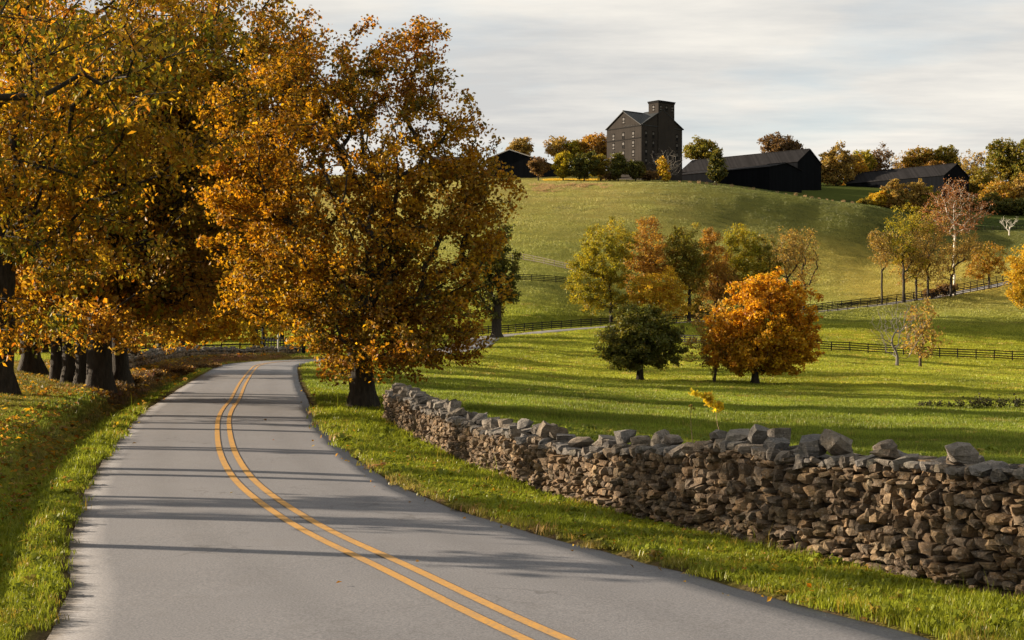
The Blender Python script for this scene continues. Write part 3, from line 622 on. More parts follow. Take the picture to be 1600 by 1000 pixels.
barn('low grey-roofed shed half hidden behind the big maple crown', 708, 490, 272, R(8), 14, 8, 3.2, 5.6, 'roofg', None, False)
# ------------------------------------------------------------------ trees
def chains_to_tubes(P, par, rad, sides_big, flare=0):
    n = len(P); ch = [[] for _ in range(n)]
    for i in range(1, n): ch[par[i]].append(i)
    V = []; Fq = []; off = 0
    starts = [(0, None)]
    while starts:
        s, frm = starts.pop(); seq = [s] if frm is None else [frm, s]
        while ch[seq[-1]]:
            k = ch[seq[-1]]
            if len(k) > 1: k = sorted(k, key=lambda i: -rad[i])
            if frm is not None or True:
                for o in k[1:]: starts.append((o, seq[-1]))
            seq.append(k[0])
        if len(seq) < 2: continue
        p = P[seq]; r = rad[seq].copy()
        if frm is not None: r[0] = min(r[0], r[1]*1.15)
        r[-1] *= .6
        t = np.gradient(p, axis=0); t /= np.linalg.norm(t, axis=1)[:, None]+1e-9
        ref = np.array([.31, .95, .05]) if abs(t[0] @ np.array([.31, .95, .05])) < .9 else np.array([1, 0, 0.])
        a = np.cross(t, ref); a /= np.linalg.norm(a, axis=1)[:, None]+1e-9; b = np.cross(t, a)
        m = sides_big if r.max() > .09 else (5 if r.max() > .035 else 3)
        th = np.linspace(0, 2*math.pi, m, endpoint=False)
        rr = r[:, None]*np.ones((1, m))
        if flare and frm is None:
            hgt = p[:, 2]-p[0, 2]; rr = rr*(1+(np.exp(-hgt/.35)[:, None])*flare*(.7+.5*np.cos(th*3+1.3)[None]+.3*np.cos(th*5)[None]))
        v = p[:, None]+rr[:, :, None]*(np.cos(th)[None, :, None]*a[:, None]+np.sin(th)[None, :, None]*b[:, None])
        V.append(v.reshape(-1, 3)); k = np.arange((len(p)-1)*m); q, j = k//m, k % m; j2 = (j+1) % m
        Fq.append(np.stack([off+q*m+j, off+q*m+j2, off+(q+1)*m+j2, off+(q+1)*m+j], 1)); off += len(p)*m
    return np.concatenate(V), np.concatenate(Fq)

def grow(r, H, lobes, n_tips, trunk_h, r0, lean=(0, 0), step=.5, up=.15, stems=1, spread=0.5, fine=False):
    """branch skeleton: crown points taken from overlapping lobes, each tied to the wood by the shortest pleasant path"""
    P = []; par = []; depth = []
    for s in range(stems):
        hs = trunk_h if stems == 1 else trunk_h*r.uniform(.7, 1.2); k = max(3, int(hs/step)+1); ang = r.uniform(0, 6.28)
        for i in range(k):
            t = i/(k-1); j = 0 if i == 0 else .05*hs*.2
            P.append([lean[0]*t*hs+r.normal(0, j*.5)+(math.cos(ang)*spread*t*hs*.4 if stems > 1 else 0), lean[1]*t*hs+r.normal(0, j*.5)+(math.sin(ang)*spread*t*hs*.4 if stems > 1 else 0), t*hs-.12*(i == 0)])
            par.append((len(P)-2) if i else (-1 if s == 0 else 0)); depth.append(i*step)
    lob = np.array(lobes, float); vol = (lob[:, 3]*lob[:, 4]*lob[:, 5])**.8; cnt = r.multinomial(n_tips, vol/vol.sum()); pts = []
    for L, c in zip(lob, cnt):
        if not c: continue
        d = r.normal(size=(c, 3)); d /= np.linalg.norm(d, axis=1)[:, None]
        rad = 1.05*r.random(c)**(1/2.8)
        q = d*rad[:, None]; ph = r.uniform(0, 6.28, 3); lump = 1+.16*np.sin(d[:, 0]*5+ph[0])*np.sin(d[:, 2]*6+ph[1])+.10*np.sin(d[:, 1]*9+ph[2])
        pts.append(L[:3]+q*lump[:, None]*L[3:6])
    pts = np.concatenate(pts); pts = pts[pts[:, 2] > min(.25, .2*H)]
    fork = np.array(P[-1]) if stems == 1 else np.array([0, 0, trunk_h*.5]); pts = pts[np.argsort(np.linalg.norm((pts-fork)*np.array([1, 1, .8]), axis=1))]
    cap = len(P)+len(pts)*40; A = np.zeros((cap, 3)); A[:len(P)] = P; D = np.zeros(cap); D[:len(P)] = depth; par = par+[0]*(cap-len(P)); n = len(P); tips = []
    lo = int(n*.55) if stems == 1 else 1
    dirs = np.zeros((cap, 3)); dirs[:n, 2] = 1
    for q in pts:
        d = q-A[:n]; l = np.linalg.norm(d, axis=1)+1e-6
        cosd = (d*dirs[:n]).sum(1)/l
        cost = l*(1.22-.42*cosd)+.16*D[:n]+np.where(d[:, 2] < -.1, -d[:, 2]*.35, 0)
        cost[:lo] += 6+4*H*.1
        i = int(np.argmin(cost)); L = l[i]; k = min(38, max(1, int(round(L/step)))); prev = i
        d0 = dirs[i]*L*.40; p0 = A[i]
        for a in range(1, k+1):
            t = a/k; h00 = 2*t**3-3*t**2+1; h10 = t**3-2*t**2+t; h01 = -2*t**3+3*t**2; h11 = t**3-t**2
            x = h00*p0+h10*d0*1.15+h01*q+h11*((q-p0)*.9+np.array([0, 0, up*L]))
            if a < k: x = x+r.normal(0, .03*min(L, 1.5), 3)
            A[n] = x; par[n] = prev; D[n] = D[prev]+L/k; dd = x-A[prev]; dirs[n] = dd/(np.linalg.norm(dd)+1e-9); prev = n; n += 1
        tips.append(prev)
    A = A[:n]; par = np.array(par[:n]); w = np.zeros(n); w[tips] = 1
    for i in range(n-1, 0, -1): w[par[i]] += w[i]
    rad = w**(.5 if (r0 > .2 and H < 16) or fine else .6); rt = r0/max(rad[0], 1e-6); rad = np.maximum(rad*rt, .020 if fine else .0035 if H < 3 else .013 if H < 16 else .022)
    return A, par, rad, np.array(tips)

PAL = dict(
 maple=[(0.3617, 0.1858, 0.011), (0.211, 0.1306, 0.0141), (0.432, 0.2512, 0.0151), (0.0904, 0.0824, 0.0121), (0.2712, 0.1205, 0.0131), (0.3818, 0.1558, 0.01)],
 orange=[(.50, .25, .014), (.45, .205, .012), (.50, .31, .018), (.27, .16, .016)],
 rust=[(.30, .155, .03), (.34, .19, .03), (.22, .115, .03), (.25, .17, .03)],
 sycamore=[(.24, .095, .045), (.30, .13, .05), (.17, .08, .045), (.20, .12, .06)],
 yellow=[(0.484, 0.33, 0.0198), (0.418, 0.264, 0.022), (0.363, 0.286, 0.0275), (0.506, 0.275, 0.022)],
 yelgreen=[(.26, .23, .016), (.20, .19, .018), (.33, .25, .018), (.14, .15, .02)],
 hickory=[(.34, .20, .014), (.16, .155, .016), (.39, .215, .015), (.11, .118, .016), (.36, .155, .014), (.24, .20, .015)],

 bright=[(.60, .48, .03), (.54, .45, .03), (.62, .46, .03)],
 olivedark=[(.105, .12, .024), (.13, .13, .026), (.085, .10, .022), (.16, .135, .024)],
 olive=[(.16, .155, .022), (.125, .13, .02), (.22, .17, .022), (.24, .15, .025)],
 dark=[(.085, .095, .020), (.105, .105, .022), (.065, .075, .018), (.14, .11, .02)],
 tan=[(.30, .22, .065), (.24, .17, .05), (.33, .21, .05), (.20, .16, .05)],
 brown=[(.14, .085, .04), (.11, .07, .04), (.18, .11, .04)],
 mixed=[(0.3712, 0.1856, 0.0275), (0.2475, 0.1994, 0.0275), (0.165, 0.1375, 0.0275), (0.4125, 0.2338, 0.0275), (0.3025, 0.1375, 0.0248)])
def leaves_mesh(r, C, size, pal, spread, per, droop=0.0, long=1.0):
    """leaves in loose sprays about the twig ends"""
    n = len(C)*per; c = np.repeat(C, per, 0)
    sp = np.repeat(spread*r.uniform(.55, 1.25, len(C)), per); g = r.normal(size=(n, 3)); g /= np.linalg.norm(g, axis=1)[:, None]
    p = c+g*(r.random(n)**.55*sp)[:, None]*np.array([1.1, 1.1, .72]); p[:, 2] -= droop*r.random(n)*spread
    nrm = r.normal(size=(n, 3))+np.array([0, 0, .55]); nrm /= np.linalg.norm(nrm, axis=1)[:, None]
    a = np.cross(nrm, r.normal(size=(n, 3))); a[:, 2] -= droop*1.6; a -= nrm*(a*nrm).sum(1)[:, None]; a /= np.linalg.norm(a, axis=1)[:, None]; b = np.cross(nrm, a)
    s = size*r.uniform(.65, 1.3, n)[:, None]; L = s*.62*long; Wd = s*.46
    V = np.stack([p-a*L, p+b*Wd+nrm*s*.14-a*L*.1, p+a*L, p-b*Wd+nrm*s*.14-a*L*.1], 1).reshape(-1, 3)
    f = np.arange(n*4).reshape(n, 4)
    pal = np.array(pal); m = len(pal); cl = np.repeat(r.integers(0, m, len(C)), per)
    # drift of hue through the crown, a colour per spray, and single odd leaves
    z = p/ (spread*5+1.2); drift = (np.sin(z[:, 0]*1.9+1)+np.sin(z[:, 1]*2.3)+np.sin(z[:, 2]*2.1+.4))/6+.5
    base = pal[(np.clip(drift, 0, .999)*m).astype(int)]; col = base*.55+pal[cl]*.45; odd = r.random(n) < .22; col[odd] = pal[r.integers(0, m, odd.sum())]
    col = col*r.uniform(.75, 1.25, n)[:, None]
    me = mesh_np('crown', V, f, M['leaf']); pcol(me, np.repeat(col, 4, 0)); return me

def tree(name, label, u, v, Y, lobes_px, pal, r0, tips, per, leaf, spread, seed, trunk=.3, bark='bark', droop=0., lng=1.0, lean=(0, 0), stems=1, group=None, up=.15, flare=.6, XY=None, sides=9, cat='tree', step=None, squash=1.0):
    """lobes_px: (u, v, ru, rv[, dY]) of each crown lobe at the tree's distance"""
    r = np.random.default_rng(seed); k = Y/F
    x = (u-800)*k if XY is None else XY[0]; y = Y if XY is None else XY[1]; z = gz(x, y)
    lob = []
    for L in lobes_px:
        dy = L[4] if len(L) > 4 else 0.0; kk = (y+dy)/F
        lob.append(((L[0]-800)*kk-x, dy, CAMH+(500-L[1])*kk-z, L[2]*kk, L[2]*kk*squash, L[3]*kk))
    lob = np.array(lob); H = (lob[:, 2]+lob[:, 5]).max()
    th = H*trunk
    A, par, rad, tp = grow(r, H, lob, tips, th, r0, lean, step or max(.35, H/24), up, stems, fine=not per)
    root = thing(name, label, cat, (x, y, z), 0, group)
    V, Fq = chains_to_tubes(A, par, rad, sides, flare)
    ob('trunk', mesh_np('trunk', V, Fq, M[bark], True), root)
    if per:
        # leaf sprays at every twig end and part-way back along it
        P2 = A[tp]; back = A[par[tp]]; C = np.concatenate([P2, back*.5+P2*.5]); 
        ob('crown', leaves_mesh(r, C, leaf, PAL[pal], spread, per//2, droop, lng), root)
    return root
# --- the great maple beside the road
tree('maple_tree', 'great orange and olive maple at the start of the stone wall', 565, 640, 45.5,
    [(500, 110, 105, 95), (605, 95, 95, 80), (690, 185, 85, 85), (560, 230, 150, 120), (430, 235, 125, 160), (440, 110, 90, 90, 2), (735, 275, 70, 75), (650, 320, 130, 90), (510, 380, 140, 110), (690, 420, 105, 95), (590, 510, 115, 85), (560, 470, 130, 80), (655, 538, 95, 44), (690, 505, 85, 65), (520, 520, 60, 50, -1.5), (610, 548, 80, 36, -2.5), (430, 430, 95, 70), (545, 560, 60, 30, -2), (600, 566, 55, 24, -2), (522, 550, 36, 34, -1.5), (745, 360, 65, 60), (740, 545, 45, 22), (390, 310, 90, 100), (768, 330, 48, 75)],
    'maple', .40, 1200, 70, .102, .43, 21, .24, 'bark', .25, 1.0, (-.02, 0), up=.12, sides=12, flare=.55)
# --- trees crowding the left bank
LG = 'trees crowding the left road bank'
tree('hickory_tree', 'overhanging yellow-green tree at the left edge with long drooping dark limbs', 2, 598, 43,
    [(-60, 90, 190, 150), (130, 60, 160, 90, -3), (290, 40, 130, 55, -4), (60, 230, 190, 120, -2), (230, 190, 150, 90, -3), (-150, 300, 150, 130), (120, 370, 150, 80, -2), (20, 490, 120, 50, -1), (90, 512, 90, 26, -3), (330, 120, 90, 60, -2), (-60, -120, 220, 120), (240, -40, 160, 70, 1)],
    'hickory', .34, 760, 52, .10, .46, 31, .36, 'bark', .8, 1.5, (.02, 0), group=LG, up=-.04, sides=12)
tree('maple_tree', 'orange tree with a flared trunk left of the clustered trunks', 47, 578, 56,
    [(40, 380, 130, 120), (0, 250, 140, 140), (80, 160, 130, 130), (10, 490, 110, 45, -3), (60, 60, 120, 100)],
    'orange', .36, 420, 50, .15, .62, 32, .30, 'bark', .4, 1.1, group=LG, sides=12, flare=.9)
tree('ash_tree', 'leftmost of the clustered dark trunks under amber leaves', 90, 586, 53, [(70, 350, 110, 110), (100, 200, 120, 140), (60, 60, 100, 100), (80, 470, 80, 50)], 'mixed', .24, 260, 46, .18, .6, 33, .36, 'bark', .4, 1.2, (-.02, 0), group=LG, sides=10)
tree('ash_tree', 'middle trunk of the dark cluster with brown and amber crown', 108, 589, 52, [(170, 300, 120, 120), (210, 170, 120, 130), (150, 430, 100, 60, -2)], 'maple', .27, 300, 46, .17, .6, 34, .36, 'bark', .4, 1.1, (.02, 0), group=LG, sides=10)
tree('ash_tree', 'rightmost trunk of the dark cluster beside the great trunk', 128, 591, 51.5, [(260, 330, 110, 100), (280, 180, 110, 120), (200, 450, 90, 60)], 'hickory', .27, 300, 46, .16, .58, 35, .36, 'bark', .5, 1.2, (.03, 0), group=LG, sides=10)
tree('maple_tree', 'thickest dark trunk standing at the edge of the left bank', 155, 600, 50.5,
    [(250, 390, 130, 90), (330, 300, 120, 110), (300, 140, 120, 110), (180, 505, 90, 34, -3), (120, 505, 70, 28, -3), (210, 250, 130, 110), (380, 420, 110, 70), (230, 60, 130, 80), (400, 100, 95, 90), (450, 60, 60, 60), (470, 190, 70, 90), (370, 0, 90, 60)],
    'mixed', .44, 800, 54, .125, .55, 36, .26, 'bark', .4, 1.0, group=LG, sides=14, flare=.35)
tree('maple_tree', 'dark trunk just right of the thickest one, brown crown', 187, 592, 57, [(300, 420, 110, 70), (390, 350, 110, 100), (360, 210, 120, 130), (230, 480, 90, 40)], 'rust', .33, 360, 46, .18, .62, 37, .30, 'bark', .4, 1.0, group=LG, sides=10)
tree('maple_tree', 'low yellow maple reaching over the bend of the road', 203, 577, 76,
    [(260, 490, 80, 46), (330, 500, 80, 34, 2), (400, 498, 75, 30, 4), (290, 410, 110, 60), (390, 420, 100, 60), (455, 492, 45, 28, 4), (340, 330, 110, 70), (300, 250, 100, 80)], 'yellow', .30, 620, 56, .19, .62, 38, .22, 'bark', .5, 1.0, (.06, 0), group=LG, sides=10, up=.02)
# --- further trees beyond the left bank
BG = 'trees standing beyond the left bank'
for q, (u, Y, vt, vb, ru, pal, lab) in enumerate([(-70, 90, 330, 560, 130, 'orange', 'orange tree deep behind the left bank at the picture edge'), (70, 130, 380, 545, 110, 'olive', 'olive tree behind the clustered trunks across the left field'), (250, 170, 395, 520, 95, 'dark', 'dark green tree behind the far stone wall'), (350, 190, 400, 518, 95, 'olive', 'olive tree behind the bend seen under the yellow branches'),
    (440, 200, 390, 516, 90, 'dark', 'dark tree behind the picket gate'), (520, 190, 400, 520, 80, 'rust', 'rust-coloured tree behind the great maple trunk'), (150, 200, 390, 522, 90, 'rust', 'rusty tree across the left field'), (620, 210, 370, 515, 90, 'olive', 'olive tree hidden deep behind the great maple'),
    (120, 106, 180, 500, 130, 'rust', 'rusty tree just beyond the far stone wall'), (195, 118, 210, 498, 120, 'mixed', 'amber tree beyond the fence at the bend'), (285, 140, 260, 500, 105, 'olive', 'olive tree beyond the fence at the bend'), (400, 168, 300, 505, 95, 'dark', 'dark tree left of the picket gate field')]):
    k = Y/F; x = (u-800)*k; vg = 500-(gz(x, Y)-CAMH)/k
    tree('field_tree', lab, u, vg, Y, [(u, (vt+vb)/2, ru, (vb-vt)/2), (u-ru*.4, (vt+vb)/2+20, ru*.7, (vb-vt)*.35), (u+ru*.4, (vt+vb)/2+15, ru*.7, (vb-vt)*.36)], pal, .28, 150, 44, .34, 1.1, 50+q, .25, 'bark', .2, group=BG, sides=8)
tree('field_tree', 'dark olive tree with heavy trunk right behind the great maple', 776, 516, 205, [(775, 400, 38, 55), (750, 430, 40, 50), (795, 440, 22, 40), (770, 480, 22, 20)], 'dark', .75, 200, 46, .34, .9, 59, .3, 'bark', .2, group=None, sides=8)
# --- roadside row beyond the left edge of the photograph (its trunks stripe the road with shade)
OFF = [(-11.5, 18.3, 9, .13), (-12.5, 21.0, 10, .16), (-13.5, 23.4, 9, .10), (-14.5, 27.8, 12, .19), (-15.5, 32.6, 11, .15), (-18, 38.5, 13, .22), (-24, 25.5, 11, .16)]
for q, (x, y, H, r0) in enumerate(OFF):
    u = 800+x/y*F; k = y/F; r = np.random.default_rng(900+q)
    def V_(h): return 500-(h+gz(x, y)-CAMH)/k
    tree('roadside_tree', 'slender yellow-leaved tree of the roadside row outside the left edge of the view', u, 0, y, [(u+r.normal(0, 20), V_(H*.72), H*.15/k, H*.22/k), (u+r.normal(0, 50), V_(H*.50), H*.15/k, H*.18/k), (u+r.normal(0, 60), V_(H*.30), H*.09/k, H*.08/k)], 'hickory', r0, 90, 16, .15, .5, 910+q, .30, 'bark', .5, 1.3, group='slender roadside row outside the left edge', sides=8, lean=(r.normal(0, .06), r.normal(0, .05)))
for q, (x, y, H) in enumerate([(-37, 38.5, 16), (-33, 45, 15)]):  # unseen trees added so their crowns dapple the verge, wall and field
    u = 800+x/y*F; k = y/F; r = np.random.default_rng(950+q); g0 = gz(x, y)
    V2 = lambda h: 500-(h+g0-CAMH)/k
    tree('roadside_tree', 'tall yellow tree added out of view beyond the left edge to cast shade', u, 0, y, [(u, V2(H*.80), H*.20/k, H*.17/k), (u+60, V2(H*.70), H*.14/k, H*.10/k)], 'hickory', .2, 110, 20, .17, .6, 950+q, .5, 'bark', .5, 1.3, group='tall shade trees added out of view at the left', sides=8, lean=(r.normal(0, .04), r.normal(0, .04)))
tree('hickory_tree', 'sparse near tree whose long dark limbs arch into the top left corner', -200, 0, 26, [(70, 40, 170, 60), (150, 130, 150, 50, 1), (230, 60, 120, 40), (-250, 0, 200, 160), (-80, -80, 200, 90)], 'hickory', .15, 170, 18, .085, .32, 39, .34, 'bark', .8, 1.5, (.03, 0), up=.05, sides=10, group=None)
# --- lower pasture
tree('oak_tree', 'round dark green oak in the pasture left of the orange maple', 1000, 595, 112, [(1000, 527, 62, 46), (965, 545, 34, 32), (1038, 545, 32, 32), (1000, 500, 40, 24), (990, 560, 42, 18)], 'olivedark', .26, 520, 56, .17, .48, 61, .18, 'bark', .1, group=None, sides=9)
tree('small_tree', 'thin brownish many-stemmed tree between the dark oak and orange maple', 1115, 598, 111, [(1110, 520, 40, 42), (1092, 545, 26, 28), (1130, 500, 26, 32), (1120, 560, 34, 22)], 'tan', .11, 190, 8, .18, .5, 62, .14, 'barkb', .1, stems=4, up=.3, sides=7)
tree('maple_tree', 'bright orange round maple alone in the lower pasture', 1180, 600, 110, [(1195, 500, 78, 66), (1150, 530, 48, 42), (1240, 530, 46, 46), (1200, 460, 55, 32), (1165, 565, 55, 20), (1225, 562, 45, 20)], 'orange', .26, 700, 60, .19, .50, 63, .16, 'bark', .15, sides=9)
tree('bare_tree', 'grey leafless tree in front of the pasture fence', 1402, 572, 150, [(1400, 515, 42, 44), (1378, 510, 22, 30), (1422, 500, 26, 32)], 'tan', .15, 330, 0, .2, .5, 64, .16, 'barkg', up=.25, sides=8)
tree('small_tree', 'slim tree with sparse yellow leaves right of the leafless tree', 1438, 567, 155, [(1440, 520, 34, 34), (1435, 545, 26, 16), (1445, 490, 24, 26)], 'tan', .14, 150, 8, .26, .6, 65, .22, 'barkb', up=.25, sides=7)
# --- row along the lane under the hill
ROW = 'trees along the lane under the hill'
def mid(label, u, v, Y, lobes, pal, tips, per, seed, r0=.32, trunk=.22, bark='bark', leaf=.25, spread=1.0, name='lane_tree', stems=1, up=.15, group=ROW):
    return tree(name, label, u, v, Y, lobes, pal, r0, tips, int(per*1.55), leaf, spread, seed, trunk, bark, .1, 1.0, stems=stems, up=up, group=group, sides=7, flare=.3)
mid('tall yellow-green tree at the left end of the lane row', 955, 501, 258, [(950, 395, 42, 55), (925, 425, 40, 45), (900, 430, 22, 28), (970, 380, 25, 42), (930, 465, 40, 25), (975, 450, 25, 40)], 'yelgreen', 330, 46, 71)
mid('tall thin-crowned rusty tree right of the yellow-green one', 1036, 503, 263, [(1010, 385, 34, 46), (1000, 430, 28, 40), (1035, 420, 28, 45)], 'rust', 240, 34, 72)
mid('low golden tree in front of the rusty lane trees', 1022, 507, 257, [(1028, 462, 42, 42), (1005, 475, 26, 30), (1055, 465, 22, 35)], 'yellow', 210, 44, 73, .2)
mid('dark olive tree with a clear dark trunk in the lane row', 1077, 503, 262, [(1073, 400, 32, 48), (1085, 430, 24, 35), (1060, 385, 22, 32)], 'olive', 220, 46, 74, .3, .35)
mid('narrow reddish tree with a pointed top in the lane row', 1118, 499, 266, [(1115, 430, 30, 50), (1110, 380, 15, 24), (1135, 450, 25, 35)], 'rust', 220, 46, 75)
mid('olive and yellow tree behind the orange maple top', 1160, 493, 268, [(1158, 385, 26, 38), (1150, 430, 25, 35), (1175, 420, 22, 40)], 'yelgreen', 200, 40, 76)
mid('thin olive tree with open crown behind the orange maple', 1195, 490, 270, [(1192, 405, 25, 42), (1205, 430, 20, 30)], 'olive', 150, 26, 77)
mid('open tree with dark limbs and sparse amber leaves above the orange maple', 1232, 487, 272, [(1225, 395, 28, 38), (1240, 410, 22, 40)], 'tan', 150, 18, 78, up=.3)
mid('almost leafless tree at the right end of the lane row', 1256, 486, 275, [(1258, 395, 22, 44), (1262, 430, 20, 26)], 'tan', 150, 9, 79, up=.3)
mid('slim straight tree with small amber crown left of the right-hand group', 1378, 470, 286, [(1379, 390, 20, 28), (1370, 375, 13, 20)], 'tan', 110, 16, 80, .20, .4)
mid('tall tree with bright yellow-green top in the right-hand group', 1412, 467, 288, [(1412, 342, 26, 24), (1405, 375, 30, 34), (1427, 400, 26, 32), (1440, 350, 20, 20)], 'yelgreen', 240, 15, 81, .28, .35)
mid('amber tree with twin limbs behind the right-hand fences', 1432, 464, 290, [(1430, 390, 30, 40), (1418, 415, 26, 30)], 'tan', 230, 13, 82, .24, .3)
mid('brown-gold tree left of the pale-barked tree', 1450, 462, 291, [(1452, 375, 32, 50), (1450, 420, 28, 28)], 'tan', 260, 14, 83, .24, .28)
mid('very tall pale-barked tree with thin russet crown', 1491, 456, 297, [(1490, 310, 35, 30), (1465, 330, 24, 30), (1520, 330, 32, 26), (1490, 350, 40, 18)], 'sycamore', 320, 11, 84, .24, .42, 'barkw', name='pale_barked_tree')
mid('dark-trunked tree with low gold leaves touching the pale-barked trunk', 1486, 459, 293, [(1495, 395, 26, 22), (1515, 385, 22, 22), (1478, 415, 16, 26)], 'tan', 170, 14, 85, .26, .3)
mid('small rounded orange-gold tree by the right end of the fences', 1545, 449, 305, [(1542, 405, 28, 24), (1530, 420, 22, 18), (1558, 412, 16, 20)], 'mixed', 160, 30, 86, .2, .3, 'barkb')
mid('dense golden tree at the right edge above the pasture', 1612, 476, 268, [(1608, 415, 32, 38), (1596, 445, 24, 28), (1630, 420, 30, 50), (1603, 460, 26, 16)], 'yellow', 330, 46, 87, .3, .15)
for q, (u, v, Y, lb, pal, lab) in enumerate([(1478, 455, 296, (1478, 451, 14, 9), 'brown', 'dark brown brush between the trunks along the lane'), (1455, 460, 293, (1455, 457, 12, 6), 'brown', 'small brown brush under the brown-gold tree'), (1085, 500, 264, (1090, 484, 20, 14), 'olive', 'olive bush under the dark olive lane tree'), (1145, 490, 270, (1140, 475, 24, 16), 'yelgreen', 'yellow-green bush beside the reddish pointed tree')]):
    tree('bush', lab, u, v, Y, [lb], pal, .06, 70, 40, .30, .6, 150+q, .1, 'barkb', stems=3, sides=5, cat='bush', group='bushes along the lane')
# --- hilltop planting before the warehouse and barns
HG_ = 'trees on the hilltop before the buildings'
def far(label, u, v, Y, lobes, pal, tips, per, seed, r0=.22, trunk=.16, bark='bark', leaf=.5, spread=1.1, name='hilltop_tree', stems=1, group=HG_, up=.15):
    k = Y/F; vg = 500-(gz((u-800)*k, Y)-CAMH)/k
    return tree(name, label, u, vg, Y, lobes, pal, r0, tips, per, leaf, spread, seed, trunk, bark, .05, 1.0, stems=stems, group=group, sides=6, flare=0, step=.8, up=up)
far('small dark brown tree before the left black barn', 841, 280, 462, [(841, 258, 16, 13)], 'brown', 90, 40, 101)
far('olive-gold tree at the left end of the hilltop planting', 880, 281, 460, [(880, 257, 14, 20), (874, 265, 9, 11)], 'yelgreen', 110, 44, 102)
far('broad dark tree left of the warehouse front', 913, 281, 458, [(915, 257, 20, 19), (903, 265, 12, 12)], 'dark', 150, 46, 103)
far('dark tree touching the left corner of the warehouse', 938, 280, 462, [(938, 260, 16, 17)], 'olive', 110, 44, 104)
far('pointed green tree before the warehouse gable wall', 966, 279, 456, [(966, 263, 13, 16), (966, 250, 8, 12)], 'dark', 120, 46, 105)
far('small green tree below the warehouse corner', 993, 279, 455, [(993, 265, 14, 13)], 'dark', 100, 46, 106)
far('grey leafless tree before the warehouse tower', 1042, 281, 458, [(1040, 252, 28, 20), (1050, 262, 20, 14)], 'tan', 340, 0, 107, .34, .2, 'barkg', up=.25)
far('little yellow tree in front of the grey leafless one', 1037, 282, 450, [(1036, 263, 7, 11), (1040, 275, 8, 6), (1034, 252, 6, 6)], 'yellow', 50, 40, 108, .12)
far('dark conifer-shaped tree before the long barn', 1120, 285, 456, [(1120, 270, 15, 11), (1120, 255, 11, 12), (1120, 241, 6, 10)], 'dark', 120, 46, 109)
far('low dark shrub clump below the warehouse wall', 1012, 280, 460, [(1015, 274, 14, 6), (955, 276, 10, 4)], 'brown', 60, 34, 110, stems=3, name='shrub')
# --- behind the hill and along the right skyline
BK = 'trees on the skyline behind the buildings'
def sky_(label, u, vt, vb, ru, pal, per, seed, Y=555, tips=110, extra=(), **kw):
    return far(label, u, 0, Y, [(u, (vt+vb)/2, ru*1.12, (vb-vt)/2*1.04), (u+ru*.45*(1 if seed % 2 else -1), vt+(vb-vt)*.62, ru*.85, (vb-vt)*.34), *extra], pal, int(tips*1.5), per, seed, .26, .22, leaf=.62, spread=1.5, name='skyline_tree', group=BK, **kw)
sky_('yellow tree behind the left black barn', 815, 217, 246, 17, 'tan', 34, 120)
sky_('pale gold tree behind the hilltop planting at the left', 871, 213, 250, 17, 'tan', 22, 121)
sky_('gold tree between the pale gold and reddish skyline trees', 898, 220, 250, 15, 'yelgreen', 30, 122)
sky_('reddish brown tree behind the warehouse left wall', 929, 210, 252, 25, 'rust', 38, 123, tips=160)
sky_('green-brown tree right behind the warehouse', 1097, 219, 250, 24, 'olive', 30, 124, tips=150)
sky_('round brown tree behind the long barn ridge', 1217, 212, 246, 26, 'brown', 34, 125, tips=170)
sky_('tan-gold broad tree right of the long barn gable', 1306, 231, 288, 24, 'tan', 36, 126, 545, 230, [(1295, 265, 14, 24), (1324, 262, 13, 24)])
sky_('small gold tree left over the standing-alone barn roof', 1347, 235, 270, 15, 'yelgreen', 28, 127, 570)
sky_('dark open-crowned tree over the lone barn roof', 1376, 230, 272, 17, 'brown', 14, 128, 575)
sky_('grey leafless tree over the lone barn roof', 1404, 234, 270, 15, 'tan', 3, 129, 580, bark='barkg', up=.3)
sky_('olive-orange tree over the middle of the lone barn', 1438, 232, 268, 20, 'mixed', 34, 130, 575, 140)
sky_('round olive tree over the right end of the lone barn', 1477, 229, 268, 18, 'olive', 30, 131, 575, 130)
sky_('grey twiggy tree right of the lone barn gable', 1515, 234, 310, 22, 'tan', 4, 132, 560, 170, bark='barkg', up=.3)
sky_('tallest green tree of the right skyline', 1566, 219, 285, 20, 'olive', 28, 133, 550, 220, [(1555, 235, 12, 14), (1577, 232, 12, 13)])
sky_('green-gold tree cut by the right picture edge', 1603, 222, 300, 20, 'olive', 30, 134, 545, 200)
sky_('mixed green and tan tree below the tallest skyline tree', 1530, 262, 325, 22, 'olive', 30, 135, 530, 190)
sky_('bright gold tree above the dark hedge at the right', 1560, 285, 330, 22, 'mixed', 34, 136, 500, 180)
sky_('tan tree above the dark hedge at the right edge', 1596, 278, 332, 20, 'tan', 36, 137, 505, 180)
sky_('thin grey tree behind the orange-tinted skyline trees', 1545, 240, 320, 14, 'tan', 5, 138, 565, 130, bark='barkg', up=.3)
sky_('dusky brown tree far right behind the tall green one', 1625, 235, 320, 26, 'brown', 34, 139, 560, 190)
sky_('low orange tree behind the lone barn at its right end', 1460, 252, 275, 18, 'rust', 34, 140, 568)
sky_('gold tree just right of the tan-gold broad skyline tree', 1334, 246, 290, 17, 'mixed', 34, 141, 552)
sky_('low olive tree between the small gold and dark open skyline trees', 1361, 245, 285, 15, 'olive', 32, 142, 590)
sky_('rounded rust tree low behind the lone barn ridge', 1420, 248, 285, 16, 'rust', 34, 143, 595)
sky_('low tan tree between the two olive trees on the skyline', 1458, 243, 285, 16, 'tan', 30, 144, 592)
sky_('dull gold tree behind the lone barn gable', 1500, 246, 310, 18, 'tan', 28, 145, 585)
sky_('tall tan tree left of the tallest green skyline tree', 1536, 238, 315, 17, 'tan', 24, 146, 575)
sky_('rust tree low between the right-hand skyline trees', 1584, 248, 318, 18, 'rust', 32, 147, 570)
SB = 'bushes on the slope before the lone barn'
